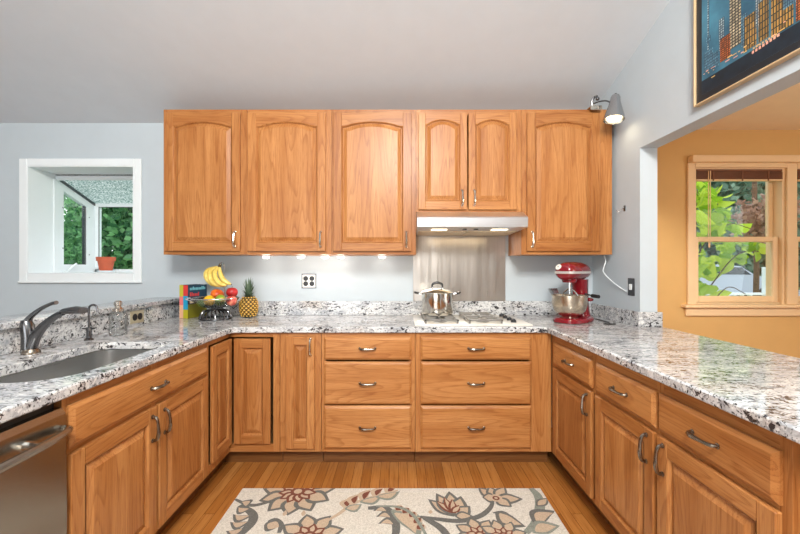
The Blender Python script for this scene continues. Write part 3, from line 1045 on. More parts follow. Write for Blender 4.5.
oo = thing('outlet', 'ivory double outlet on the granite splash left of the cookbooks', 'outlet', (-1.7375, 2.535, 0.972), PI / 2)
bm = B(); box(bm, -0.066, 0.066, -0.005, 0, -0.042, 0.042, 0, 0.002); obj('cover_plate', bm, plain('aged_beige_plastic', srgb(172, 162, 136), 0.4), oo)
bm = B(); outlet_faces(bm, [(-0.025, 0)], 0.023, 0); obj('socket', bm, M['black'], oo, (0, -0.0051, 0))
bm = B(); outlet_faces(bm, [(0.025, 0)], 0.023, 0); obj('socket', bm, M['black'], oo, (0, -0.0051, 0))
oo = thing('outlet', 'white plate with four black sockets on the back wall', 'outlet', (-0.726, YW - 0.0005, 1.188))
bm = B(); box(bm, -0.060, 0.060, -0.003, 0, -0.060, 0.060, 0, 0.001); obj('surround', bm, M['gunmetal'], oo)
bm = B(); box(bm, -0.051, 0.051, -0.007, -0.003, -0.051, 0.051, 0, 0.002); obj('cover_plate', bm, M['enamel'], oo)
for x in (-0.025, 0.025):
    for z in (-0.021, 0.021):
        bm = B(); outlet_faces(bm, [(x, z)], 0.0205, 0); obj('socket', bm, M['black'], oo, (0, -0.0071, 0))
sw = thing('light_switch', 'dark plate with a white toggle on the right wall beside the opening', 'light switch', (XR - 0.0005, 2.58, 1.167), -PI / 2)
bm = B(); box(bm, -0.036, 0.036, -0.005, 0, -0.059, 0.059, 0, 0.002); obj('cover_plate', bm, M['gunmetal'], sw)
bm = B(); box(bm, -0.014, 0.014, -0.012, -0.005, -0.02, 0.02, 0, 0.003); obj('toggle', bm, M['white'], sw)
hk = thing('wall_hook', 'small double metal hook on the right wall under the spot lamp', 'hook', (XR - 0.0005, 2.656, 1.71), -PI / 2)
bm = B(); box(bm, -0.010, 0.010, -0.006, 0, -0.02, 0.02, 0, 0.003); obj('back_plate', bm, M['gunmetal'], hk)
bm = B(); tube(bm, catmull([(0, -0.005, 0.01), (-0.012, -0.025, -0.012), (-0.02, -0.035, -0.022), (-0.026, -0.045, -0.006)], 4), 0.004, 8); obj('hook_arm', bm, M['chrome'], hk)
bm = B()
tube(bm, catmull([(1.540, 2.86, 1.389), (1.545, 2.85, 1.345), (1.532, 2.85, 1.30), (1.528, 2.85, 1.265), (1.545, 2.80, 1.215), (1.562, 2.70, 1.16), (1.567, 2.63, 1.135)], 6), 0.0035, 8)
tag(obj('lamp_cord', bm, M['white']), 'thin white cord hanging from the right wall cabinet down to the switch', 'cord')

# ================================================================ RANGE HOOD, STEEL PANEL, COOKTOP, POT
hd = thing('range_hood', 'stainless steel range hood under the short wall cabinet', 'range hood', (0, 0, 0))
HX0, HX1 = 0.1285, 0.8875
bm = B(); prism(bm, [(3.097, 1.560), (2.64, 1.572), (2.62, 1.578), (2.615, 1.640), (2.625, 1.650), (2.72, 1.694), (3.097, 1.694)], 'x', HX0, HX1); obj('body', bm, M['steel'], hd, sharp=20)
for a, b in ((HX0 + 0.02, 0.503), (0.513, HX1 - 0.02)):
    bm = B(); prism(bm, [(2.80, 1.5665), (2.80, 1.561), (3.07, 1.554), (3.07, 1.5605)], 'x', a, b); obj('grease_filter', bm, M['filter'], hd)
for a, b in ((0.235, 0.345), (0.665, 0.775)):
    bm = B(); prism(bm, [(2.70, 1.5695), (2.70, 1.566), (2.76, 1.5645), (2.76, 1.568)], 'x', a, b); obj('lamp_lens', bm, M['hoodlamp'], hd)
for xx in (0.468, 0.548):
    bm = B(); box(bm, xx - 0.014, xx + 0.014, 2.69, 2.72, 1.565, 1.5705, 0, 0.001); obj('button', bm, M['black'], hd)
area('hood_light', (0.5, 2.85, 1.545), (0.5, 2.86, 0), 0.5, 0.12, 0.9, (1.0, 0.74, 0.42)).parent = None

m = M['steel_v']
nt = m.node_tree
p = nt.nodes['Principled BSDF']
bn = nt.nodes.new('ShaderNodeBump'); bn.inputs['Strength'].default_value = 1.0; bn.inputs['Distance'].default_value = 0.006
nt.links.new(noise(nt, mapping(nt, objcoord(nt, False), (1, 1, 0.12)), 9, 2, 0.5), bn.inputs['Height'])
nt.links.new(bn.outputs[0], p.inputs['Normal'])
bm = B(); box(bm, 0.118, 0.866, 3.0905, 3.0985, 1.0275, 1.556, 0, 0.001)
tag(obj('splash_panel', bm, M['steel_v']), 'stainless steel splash panel on the wall behind the cooktop', 'splash panel')

ck = thing('cooktop', 'white enamel gas cooktop set into the granite worktop', 'cooktop', (0, 0, CZ))
bm = B(); box(bm, 0.108, 0.885, 2.515, 3.045, 0.0002, 0.009, 0, 0.004, 2); obj('surface', bm, M['enamel'], ck)
for (x, y) in ((0.29, 2.665), (0.29, 2.885), (0.585, 2.665), (0.585, 2.885)):
    bm = B(); lathe(bm, [(0, 0.009), (0.05, 0.009), (0.046, 0.014), (0.034, 0.016), (0.034, 0.022), (0.026, 0.026), (0, 0.026)], c=(x, y, 0), seg=20)
    obj('burner', bm, M['iron'], ck)
for i, y in enumerate((2.62, 2.72, 2.83, 2.93)):
    bm = B(); lathe(bm, [(0, 0.009), (0.019, 0.009), (0.016, 0.028), (0, 0.029)], c=(0.79, y, 0), seg=16); box(bm, 0.787, 0.793, y - 0.016, y + 0.016, 0.026, 0.034)
    obj('knob', bm, M['black'], ck)
for (a, b, lab) in ((0.175, 0.405, 'grey gas burner grate under the steel pot'), (0.470, 0.700, 'bare grey gas burner grate right of the steel pot')):
    bm = B()
    y0, y1 = 2.555, 2.99
    t = 0.010
    z0, z1 = CZ + 0.024, CZ + 0.0355
    box(bm, a, b, y0, y0 + 0.016, z0, z1, 0, 0.003); box(bm, a, b, y1 - 0.016, y1, z0, z1, 0, 0.003)
    box(bm, a, a + 0.016, y0, y1, z0, z1, 0, 0.003); box(bm, b - 0.016, b, y0, y1, z0, z1, 0, 0.003)
    box(bm, a, b, (y0 + y1) / 2 - 0.008, (y0 + y1) / 2 + 0.008, z0, z1, 0, 0.003)
    cx = (a + b) / 2
    for cy in (2.665, 2.885):
        box(bm, cx - 0.006, cx + 0.006, cy + 0.03, cy + 0.11, z0 + 0.002, z1 + 0.002, 0, 0.002); box(bm, cx - 0.006, cx + 0.006, cy - 0.11, cy - 0.03, z0 + 0.002, z1 + 0.002, 0, 0.002)
        box(bm, a, cx - 0.03, cy - 0.006, cy + 0.006, z0 + 0.002, z1 + 0.002, 0, 0.002); box(bm, cx + 0.03, b, cy - 0.006, cy + 0.006, z0 + 0.002, z1 + 0.002, 0, 0.002)
    for xx in (a + 0.008, b - 0.008):
        for yy in (y0 + 0.008, y1 - 0.008, (y0 + y1) / 2): cyl(bm, (xx, yy, CZ + 0.009), (xx, yy, z0 + 0.001), 0.007, 8)
    tag(obj('burner_grate', bm, M['iron']), lab, 'burner grate', 'gas burner grates')

M['pot_steel'] = plain('polished_pot_steel', (0.70, 0.67, 0.61, 1), 0.12, 1.0)
pt = thing('cooking_pot', 'lidded stainless steel pot with black handles on the left grate', 'pot', (0.288, 2.84, CZ + 0.0382))
bm = B(); lathe(bm, [(0, 0.0), (0.105, 0.0), (0.114, 0.008), (0.117, 0.02), (0.117, 0.152), (0.121, 0.155), (0.121, 0.159), (0.112, 0.159), (0.112, 0.02), (0, 0.015)], seg=40); obj('body', bm, M['pot_steel'], pt)
bm = B(); lathe(bm, [(0.12, 0.1595), (0.122, 0.165), (0.108, 0.172), (0.07, 0.186), (0.03, 0.193), (0, 0.194)], seg=40); obj('lid', bm, M['pot_steel'], pt)
bm = B()
tube(bm, catmull([(-0.038, 0, 0.198), (-0.034, 0, 0.222), (0, 0, 0.234), (0.034, 0, 0.222), (0.038, 0, 0.198)], 5), [0.006, 0.0085, 0.010, 0.0085, 0.006], 10)
obj('lid_handle', bm, M['black'], pt)
for s in (-1, 1):
    bm = B(); tube(bm, [(s * 0.036, 0, 0.186), (s * 0.038, 0, 0.2)], 0.007, 8); obj('lid_bracket', bm, M['chrome'], pt)
for s in (-1, 1):
    bm = B()
    tube(bm, catmull([(s * 0.116, -0.025, 0.148), (s * 0.140, -0.026, 0.155), (s * 0.156, -0.02, 0.160), (s * 0.163, 0, 0.162), (s * 0.156, 0.02, 0.160), (s * 0.140, 0.026, 0.155), (s * 0.116, 0.025, 0.148)], 3), 0.005, 8)
    hh = obj('side_handle', bm, M['chrome'], pt)
    bm = B(); tube(bm, catmull([(s * 0.138, -0.03, 0.155), (s * 0.16, -0.024, 0.160), (s * 0.168, 0, 0.162), (s * 0.16, 0.024, 0.160), (s * 0.138, 0.03, 0.155)], 4), 0.008, 10); obj('grip', bm, M['black'], hh)

# ================================================================ STAND MIXER
mx_ = thing('stand_mixer', 'glossy red stand mixer with a steel bowl on the right counter corner', 'stand mixer', (1.262, 2.735, CZ), math.radians(-48))
mx_.scale = (1.06, 1.06, 1.03)


def superell(cx, cy, rx, ry, n=28, e=2.6):
    out = []
    for i in range(n):
        a = 2 * PI * i / n
        c, s = math.cos(a), math.sin(a)
        out.append((cx + rx * math.copysign(abs(c) ** (2 / e), c), cy + ry * math.copysign(abs(s) ** (2 / e), s)))
    return out


bm = B()
lo_ = lambda g, z: [(x, y, z) for x, y in superell(0, -0.02, 0.105 + g, 0.165 + g)]
loft(bm, [lo_(-0.008, 0.001), lo_(0, 0.006), lo_(0, 0.022), lo_(-0.008, 0.031), lo_(-0.03, 0.036)], 0, True, True)
obj('foot', bm, M['red'], mx_)
bm = B()
cl = lambda rx, ry, cy, z: [(x, y, z) for x, y in superell(0, cy, rx, ry, 24)]
loft(bm, [cl(0.062, 0.055, 0.095, 0.03), cl(0.052, 0.045, 0.097, 0.07), cl(0.047, 0.042, 0.095, 0.15), cl(0.047, 0.05, 0.085, 0.23), cl(0.052, 0.065, 0.07, 0.29)], 0, True, True)
obj('column', bm, M['red'], mx_)
bm = B()
prof = [(-0.178, 0.001), (-0.176, 0.036), (-0.164, 0.055), (-0.13, 0.064), (-0.04, 0.067), (0.05, 0.066), (0.11, 0.058), (0.145, 0.042), (0.16, 0.02), (0.163, 0.001)]
hz = 0.342
loops = []
for y, r_ in prof:
    loops.append([(r_ * 1.05 * math.cos(2 * PI * i / 28), y, hz + r_ * 0.98 * math.sin(2 * PI * i / 28) + (0.004 if r_ > 0.02 else 0)) for i in range(28)])
loft(bm, loops, 0, True, True)
obj('motor_head', bm, M['red'], mx_, sharp=60)
bm = B()
loops = []
for dz in (-0.008, 0.008):
    L = []
    for sgn in (1, -1):
        pr2 = prof[1:-1] if sgn == 1 else prof[1:-1][::-1]
        for y, r_ in pr2: L.append((sgn * (r_ * 1.05 + 0.002), y + (-0.002 if y < -0.17 else 0), hz - 0.002 + dz))
    loops.append(L)
loft(bm, loops, 0)
obj('trim_band', bm, plain('satin_trim', (0.72, 0.68, 0.64, 1), 0.35, 0.7), mx_)
bm = B(); lathe(bm, [(0, 0.0), (0.02, 0.0), (0.02, 0.004), (0, 0.005)], c=(-0.030, -0.172, hz + 0.034), seg=20, mat=Vector((-0.2, -0.85, 0.5)).to_track_quat('Z', 'Y').to_matrix().to_4x4()); o = obj('badge', bm, M['enamel'], mx_)
bm = B(); lathe(bm, [(0, 0.0), (0.0045, 0.0), (0.0045, 0.003), (0, 0.003)], c=(-0.031, -0.1762, hz + 0.0365), seg=10, mat=Vector((-0.2, -0.85, 0.5)).to_track_quat('Z', 'Y').to_matrix().to_4x4()); obj('badge_mark', bm, M['grey'], o)
bm = B(); lathe(bm, [(0, 0.272), (0.042, 0.272), (0.046, 0.285), (0.046, 0.31), (0, 0.31)], c=(0, -0.085, 0), seg=24); obj('planetary_hub', bm, M['red'], mx_)
bm = B(); cyl(bm, (0, -0.075, 0.275), (0, -0.075, 0.17), 0.009, 10)
for s in (-1, 1): tube(bm, catmull([(s * 0.008, -0.075, 0.23), (s * 0.048, -0.075, 0.19), (s * 0.055, -0.075, 0.13), (0, -0.075, 0.065)], 5), 0.005, 8)
obj('beater', bm, M['chrome'], mx_)
M['bowl_steel'] = plain('polished_bowl_steel', (0.60, 0.53, 0.43, 1), 0.26, 1.0)
bm = B(); lathe(bm, [(0, 0.037), (0.05, 0.037), (0.052, 0.043), (0.075, 0.055), (0.098, 0.085), (0.108, 0.125), (0.110, 0.180), (0.114, 0.182), (0.114, 0.186), (0.106, 0.186), (0.104, 0.125), (0.094, 0.088), (0.07, 0.06), (0, 0.048)], c=(0, -0.08, 0), seg=40)
obj('mixing_bowl', bm, M['bowl_steel'], mx_)
bm = B()
loops = []
for r_, z in ((0.112, 0.188), (0.120, 0.20), (0.135, 0.225)):
    loops.append([(r_ * math.cos(a), -0.08 + r_ * math.sin(a), z) for a in [math.radians(150 + 150 * i / 16) for i in range(17)]])
loft(bm, loops, 0, closed=False)
obj('pouring_shield', bm, M['clear'], mx_)
bm = B(); tube(bm, [(0.045, 0.06, 0.19), (0.105, 0.03, 0.180)], 0.005, 8); tube(bm, [(0.10, 0.033, 0.181), (0.150, 0.010, 0.178)], [0.013, 0.012], 10, 0); obj('speed_lever', bm, M['black'], mx_)
bm = B(); ellipsoid(bm, (0.072, 0.06, 0.152), 0.026, 0.016, 0.014); obj('lock_knob', bm, M['red'], mx_)
bm = B(); tube(bm, catmull([(0.05, 0.14, 0.012), (0.10, 0.15, 0.006), (0.17, 0.09, 0.005), (0.21, 0.03, 0.005), (0.19, -0.02, 0.005), (0.24, 0.03, 0.005), (0.2, 0.12, 0.005)], 5), 0.004, 8); obj('power_cord', bm, M['black'], mx_)

# ================================================================ FRUIT, BOOKS
M['wire'] = plain('dark_chrome_wire', (0.12, 0.12, 0.125, 1), 0.22, 1.0)
fb = thing('fruit_bowl', 'wire fruit bowl with a banana hook, beside the cookbooks', 'fruit bowl', (-1.365, 2.85, CZ))
bm = B()
lathe(bm, [(0.026, 0.077), (0.10, 0.096), (0.158, 0.142), (0.166, 0.158), (0.161, 0.158), (0.153, 0.144), (0.097, 0.100), (0.026, 0.082)], seg=36, cap0=False, cap1=False)
obj('glass_dish', bm, M['clear'], fb)
bm = B()
tube(bm, [(0.164 * math.cos(2 * PI * i / 36), 0.164 * math.sin(2 * PI * i / 36), 0.158) for i in range(37)], 0.004, 8)
tube(bm, catmull([(-0.155, -0.04, 0.14), (-0.185, -0.06, 0.150), (-0.19, -0.05, 0.158), (-0.165, -0.03, 0.158)], 4), 0.004, 8)
obj('rim', bm, M['chrome'], fb)
bm = B()
for i in range(22):
    a = 2 * PI * i / 22
    c, s = math.cos(a), math.sin(a)
    tube(bm, catmull([(0.03 * c, 0.03 * s, 0.072), (0.085 * c, 0.085 * s, 0.062), (0.105 * c, 0.105 * s, 0.03), (0.112 * c, 0.112 * s, 0.004)], 3), 0.0045, 6)
tube(bm, [(0.112 * math.cos(2 * PI * i / 30), 0.112 * math.sin(2 * PI * i / 30), 0.005) for i in range(31)], 0.005, 8)
lathe(bm, [(0, 0.068), (0.035, 0.068), (0.035, 0.076), (0, 0.076)], seg=20)
obj('wire_foot', bm, M['wire'], fb)
bm = B()
tube(bm, catmull([(0.0, 0.118, 0.01), (0.0, 0.165, 0.10), (-0.01, 0.165, 0.25), (-0.012, 0.165, 0.39), (-0.008, 0.145, 0.418), (-0.005, 0.105, 0.420), (-0.004, 0.085, 0.407), (-0.004, 0.078, 0.418)], 5), 0.004, 8)
obj('banana_hook', bm, M['chrome'], fb)

bb = thing('banana_bunch', 'bunch of ripe yellow bananas hanging above the fruit bowl', 'bananas', (-1.3685, 2.955, 1.318))
mban, nt, p = base_mat('banana_skin')
f = noise(nt, objcoord(nt), 40, 4)
nt.links.new(ramp(nt, f, [(0.35, srgb(222, 190, 80)), (0.62, srgb(242, 218, 120)), (0.75, srgb(170, 130, 60))]), p.inputs['Base Color'])
p.inputs['Roughness'].default_value = 0.45
curves = [([(330, 120), (266, 150), (256, 195), (296, 245), (375, 266)], 0.0),
          ([(338, 120), (296, 155), (300, 205), (336, 248), (392, 264)], -0.03),
          ([(347, 120), (330, 165), (350, 215), (384, 246), (424, 258)], -0.045),
          ([(354, 120), (362, 165), (384, 208), (414, 236), (446, 250)], -0.02)]
o0 = Vector((-1.3685, 2.955, 1.318))
for pts, dy in curves:
    P3 = []
    for i, (x, y) in enumerate(pts):
        q = at(170 + x / 7.27, 250 + y / 7.27, 2.93)
        q.y = 2.945 + dy * min(1, i / 2)
        P3.append(q - o0)
    bm = B(); tube(bm, catmull(P3, 5), [0.006, 0.014, 0.0175, 0.0185, 0.0178, 0.015, 0.006], 10)
    b_ = obj('banana', bm, mban, bb)
    bm = B(); e = P3[-1]; d = (P3[-1] - P3[-2]).normalized(); tube(bm, [e - d * 0.002, e + d * 0.006], [0.0062, 0.004], 8)
    obj('tip', bm, M['black'], b_)
bm = B(); q = at(219, 264.3, 2.93) - o0; q.y = -0.006
tube(bm, [q + Vector((-0.006, 0, -0.022)), q + Vector((0, 0, -0.004)), q + Vector((0.004, 0, 0.006))], [0.014, 0.011, 0.010], 10); obj('stem', bm, plain('banana_stem', srgb(80, 62, 34), 0.7, var=0.3, vscale=60), bb)


def fruit_mat(name, c1, c2, scale=12, lo=0.4, hi=0.62):
    m, nt, p = base_mat(name)
    f = noise(nt, objcoord(nt), scale, 3)
    nt.links.new(ramp(nt, f, [(lo, c1), (hi, c2)]), p.inputs['Base Color'])
    p.inputs['Roughness'].default_value = 0.28
    return m


def fruit(name, label, cat, px, py, Y, rx, rz, mat, stem=True, tilt=0.0):
    c = at(px, py, Y)
    t = thing(name, label, cat, c, 0, 'fruit in the wire bowl')
    bm = B()
    prof = []
    for i in range(15):
        a = -PI / 2 + PI * i / 14
        r_ = rx * math.cos(a)
        z = rz * math.sin(a)
        if stem and i > 10: z -= 0.006 * ((i - 10) / 4) ** 2
        prof.append((r_, z))
    lathe(bm, prof, seg=22, mat=Matrix.Rotation(tilt, 4, 'Y'))
    obj('flesh', bm, mat, t, sharp=80)
    if stem:
        bm = B(); R = Matrix.Rotation(tilt, 4, 'Y'); tube(bm, [R @ Vector((0, 0, rz - 0.008)), R @ Vector((0.002, 0, rz + 0.008))], 0.0018, 6); obj('stem', bm, M['brown'], t)
    return t


yel = fruit_mat('yellow_mango_skin', srgb(240, 178, 30), srgb(250, 205, 60))
yg = fruit_mat('yellow_green_skin', srgb(130, 160, 50), srgb(245, 195, 50), 14, 0.42, 0.56)
red = fruit_mat('red_apple_skin', srgb(140, 12, 24), srgb(190, 40, 40))
pink = fruit_mat('pink_apple_skin', srgb(196, 60, 60), srgb(238, 165, 130), 14)
orn = fruit_mat('red_orange_mango_skin', srgb(170, 32, 28), srgb(230, 120, 40), 10)
grn = fruit_mat('green_lime_skin', srgb(110, 150, 40), srgb(160, 185, 60))
fruit('lime', 'green lime at the left end of the fruit bowl', 'lime', 201.6, 303.0, 2.85, 0.031, 0.029, grn, False)
fruit('mango', 'golden yellow mango at the front left of the fruit bowl', 'mango', 209.4, 300.8, 2.80, 0.041, 0.040, yel, False, 0.4)
fruit('mango', 'yellow mango with green blotches at the front middle of the bowl', 'mango', 220.4, 300.6, 2.80, 0.038, 0.044, yg, False)
fruit('mango', 'red-orange mango at the back of the fruit bowl', 'mango', 217.5, 294.2, 2.90, 0.050, 0.038, orn, False, 0.3)
fruit('apple', 'pink and peach apple at the front right of the fruit bowl', 'apple', 231.4, 300.6, 2.82, 0.040, 0.038, pink)
fruit('apple', 'dark red apple on top at the right of the fruit bowl', 'apple', 232.0, 292.3, 2.89, 0.042, 0.040, red)

pa = thing('pineapple', 'whole pineapple with its crown, right of the fruit bowl', 'pineapple', (-1.165, 2.97, CZ))
pa.scale = (0.9, 0.9, 0.97)
bm = B()
prof = [(0.0, 0.0), (0.045, 0.002), (0.063, 0.02), (0.073, 0.055), (0.075, 0.09), (0.069, 0.125), (0.054, 0.152), (0.03, 0.166), (0, 0.168)]
lathe(bm, prof, seg=28, mi=0)


def pr(z):
    for (r0, z0), (r1, z1) in zip(prof, prof[1:]):
        if z0 <= z <= z1: return r0 + (r1 - r0) * (z - z0) / (z1 - z0)
    return 0.03


for row in range(10):
    z = 0.014 + row * 0.0157
    n = 13
    r_ = pr(z)
    for i in range(n):
        a = 2 * PI * (i + 0.5 * (row % 2)) / n
        out = Vector((math.cos(a), math.sin(a), 0.25 * (z - 0.085) / 0.08)).normalized()
        cpos = Vector((r_ * math.cos(a), r_ * math.sin(a), z))
        tg = Vector((-math.sin(a), math.cos(a), 0))
        up = out.cross(tg)
        hwid = PI * r_ / n * 0.86
        hh = 0.0095
        ring = [cpos + tg * hwid, cpos - up * hh, cpos - tg * hwid, cpos + up * hh]
        top = [cpos + (q - cpos) * 0.55 + out * 0.006 for q in ring]
        vr = [bm.verts.new(q) for q in ring]; vt = [bm.verts.new(q) for q in top]; vc = bm.verts.new(cpos + out * 0.0085)
        for k in range(4):
            f = bm.faces.new((vr[k], vr[(k + 1) % 4], vt[(k + 1) % 4], vt[k])); f.material_index = 1
            f = bm.faces.new((vt[k], vt[(k + 1) % 4], vc)); f.material_index = 2
obj('body', bm, [plain('pineapple_groove', srgb(60, 52, 26), 0.7), plain('pineapple_rind', srgb(205, 150, 50), 0.55, var=0.25, vscale=30), plain('pineapple_eye', srgb(236, 205, 120), 0.5, var=0.1)], pa)
bm = B()
for i in range(46):
    a = i * 2.39996
    t = i / 45
    h0 = 0.162 + 0.05 * t
    lean = 1.15 * (1 - t) + 0.14
    L = 0.075 + 0.05 * t if t > 0.4 else 0.085
    d = Vector((math.cos(a), math.sin(a), 0))
    sd = Vector((-math.sin(a), math.cos(a), 0))
    rows_ = []
    for k in range(5):
        s = k / 4
        c = d * (0.014 + L * lean * (0.55 * s + 0.15 * s * s)) + Vector((0, 0, h0 - 0.012 + L * (1.05 - lean * 0.35) * s - 0.03 * lean * s * s))
        wv = 0.0105 * (1 - s) ** 0.7 + 0.0008
        rows_.append([c + sd * wv, c + d * -0.002, c - sd * wv])
    loft(bm, rows_, 0, closed=False)
obj('crown', bm, leafmat('pineapple_leaf', srgb(70, 92, 70), srgb(118, 138, 112), 0.15), pa)

# ---- cookbooks
def bookmats(cols):
    return [plain('book_cover', srgb(*c), 0.35, var=0.04) for c in cols]


bk = thing('cookbook', 'thick cookbook with a blue, red and olive cover, in front of the thinner one', 'book', (-1.582, 2.87, CZ), math.radians(75), 'cookbooks in the corner')
# local: x along the cover width, front cover towards -y, spine at x=0
bw, bh, bt = 0.19, 0.250, 0.040
bm = B()
def cov(bm, z0, z1, mi):
    box(bm, 0, bw, 0, 0.003, z0, z1, mi)
cov(bm, 0.001, 0.105, 0); cov(bm, 0.105, 0.150, 1); cov(bm, 0.150, bh, 2)
box(bm, 0, bw, bt - 0.003, bt, 0.001, bh, 1)
obj('cover', bm, bookmats([(128, 122, 30), (52, 44, 62), (22, 58, 82)]), bk)
bm = B()
box(bm, -0.003, 0, 0, bt, 0.001, 0.068, 0); box(bm, -0.003, 0, 0, bt, 0.068, 0.170, 1); box(bm, -0.003, 0, 0, bt, 0.170, bh, 2)
obj('spine', bm, bookmats([(176, 166, 24), (30, 150, 190), (205, 52, 48)]), bk)
bm = B(); box(bm, 0.001, bw - 0.004, 0.0032, bt - 0.0032, 0.004, bh - 0.004, 0); obj('pages', bm, M['offwhite'], bk)
bm = B()
def scrib(bm, x, z, n, w, h, mi):
    rr = random.Random(n)
    for i in range(n):
        hh = h * (1.0 if rr.random() > 0.6 else 0.7)
        box(bm, x + i * w, x + i * w + w * 0.68, -0.0012, -0.0002, z, z + hh, mi)
bm.free()
for args, c_ in (((0.018, 0.212, 11, 0.0145, 0.026, 0), (120, 190, 200)), ((0.018, 0.165, 6, 0.016, 0.03, 0), (206, 62, 62)), ((0.018, 0.112, 4, 0.012, 0.03, 0), (220, 200, 170))):
    bm = B(); scrib(bm, *args); obj('cover_lettering', bm, bookmats([c_]), bk)
bk2 = thing('cookbook', 'thinner cookbook with a lime and pink spine, standing behind the thick one', 'book', (-1.6245, 2.885, CZ), math.radians(75), 'cookbooks in the corner')
bm = B(); box(bm, 0, 0.17, 0, 0.003, 0.001, 0.252, 0); box(bm, 0, 0.17, 0.031, 0.034, 0.001, 0.252, 0); obj('cover', bm, bookmats([(28, 48, 60)]), bk2)
bm = B(); box(bm, -0.003, 0, 0, 0.034, 0.001, 0.1, 0); box(bm, -0.003, 0, 0, 0.034, 0.1, 0.165, 1); box(bm, -0.003, 0, 0, 0.034, 0.165, 0.252, 2)
obj('spine', bm, bookmats([(230, 176, 140), (226, 120, 120), (190, 180, 50)]), bk2)
bm = B(); box(bm, 0.001, 0.166, 0.0032, 0.0308, 0.004, 0.248, 0); obj('pages', bm, M['offwhite'], bk2)

# ================================================================ LIGHTS ON THE CABINETS
for px, lab in ((266, 'under the left half of the second wall cabinet'), (301, 'above the black four-socket outlet, slightly left'), (325, 'near the joint right of the second wall cabinet'),
                (341, 'under the left end of the cabinet beside the hood'), (382, 'nearest to the range hood')):
    X = (px - 398.5) * 2.95 / 382
    t = thing('puck_light', 'small round glowing puck light ' + lab, 'puck light', (X, 2.95, UZ0 - 0.0005), 0, 'puck lights under the wall cabinets')
    bm = B(); lathe(bm, [(0, 0), (0.034, 0), (0.034, -0.008), (0.030, -0.010), (0, -0.010)], seg=20); obj('housing', bm, M['white'], t)
    bm = B(); lathe(bm, [(0.028, -0.0105), (0.026, -0.017), (0.014, -0.023), (0, -0.024)], seg=18); obj('lens', bm, M['puck'], t)
    l = bpy.data.lights.new('puck_beam', 'POINT'); l.energy = 0.65; l.color = (1, 0.93, 0.84); l.shadow_soft_size = 0.03
    lo2 = bpy.data.objects.new('puck_beam', l); lo2.location = (0, 0, -0.045); lo2.parent = t; C.objects.link(lo2)

sl_ = thing('spot_lamp', 'brushed metal clamp spot lamp on the right wall cabinet, lit', 'lamp', (1.41, 2.74, UZ1))
bm = B(); box(bm, -0.04, 0.04, -0.018, 0.08, 0.001, 0.012, 0, 0.004); box(bm, -0.04, 0.04, -0.022, -0.012, -0.02, 0.012, 0, 0.003); obj('clamp_jaw', bm, M['pull_bright'], sl_)
bm = B(); tube(bm, catmull([(-0.02, 0.0, 0.012), (-0.024, 0, 0.045), (-0.010, -0.005, 0.072), (0.012, -0.01, 0.08)], 4), 0.008, 8); ellipsoid(bm, (0.012, -0.012, 0.06), 0.013, 0.013, 0.013); obj('clamp_spring', bm, M['gunmetal'], sl_)
bm = B(); tube(bm, catmull([(-0.012, 0, 0.03), (0.02, -0.03, 0.034), (0.045, -0.07, 0.020), (0.052, -0.118, -0.018)], 4), 0.005, 8); obj('arm', bm, M['gunmetal'], sl_)
R = Matrix.Rotation(math.radians(7), 4, 'Y') @ Matrix.Rotation(math.radians(-6), 4, 'X')
bm = B(); lathe(bm, [(0.006, 0.105), (0.024, 0.10), (0.030, 0.085), (0.034, 0.05), (0.045, 0.01), (0.062, -0.05), (0.066, -0.075), (0.063, -0.075), (0.058, -0.05), (0.04, 0.01), (0.028, 0.05), (0.02, 0.085), (0.004, 0.09)], seg=32, mat=R)
sh = obj('shade', bm, plain('brushed_nickel', (0.48, 0.48, 0.49, 1), 0.22, 1.0), sl_, (0.058, -0.145, -0.070), sharp=50)
bm = B(); lathe(bm, [(0, 0.06), (0.014, 0.05), (0.026, 0.012), (0.042, -0.025), (0.044, -0.044), (0.028, -0.060), (0, -0.064)], seg=20, mat=R); obj('bulb', bm, M['lamp'], sl_, (0.058, -0.145, -0.070))
bm = B(); lathe(bm, [(0.007, 0.103), (0.007, 0.114), (0, 0.116)], seg=10, mat=R); obj('switch_knob', bm, M['black'], sl_, (0.058, -0.145, -0.070))
l = bpy.data.lights.new('spot_beam', 'SPOT'); l.energy = 1.6; l.color = (1, 0.84, 0.6); l.spot_size = 2.7; l.spot_blend = 1.0; l.shadow_soft_size = 0.04
lo2 = bpy.data.objects.new('spot_beam', l); lo2.parent = sl_; lo2.location = (0.066, -0.148, -0.135); lo2.rotation_euler = (math.radians(-6), math.radians(-9), 0); C.objects.link(lo2)

bm = B()
zz = lambda y: 2.5 + 0.335 * (YW - y)
vt = thing('ceiling_vent', 'small grey ceiling vent at the top edge of the photo', 'vent', (-0.5, 2.10, 0))
prism(bm, [(-0.30, zc(1.80) - 0.022), (0.095, zc(2.195) - 0.022), (0.095, zc(2.195) - 0.002), (-0.30, zc(1.80) - 0.002)], 'x', -0.06, 0.065)
obj('grille', bm, M['ceil'], vt)

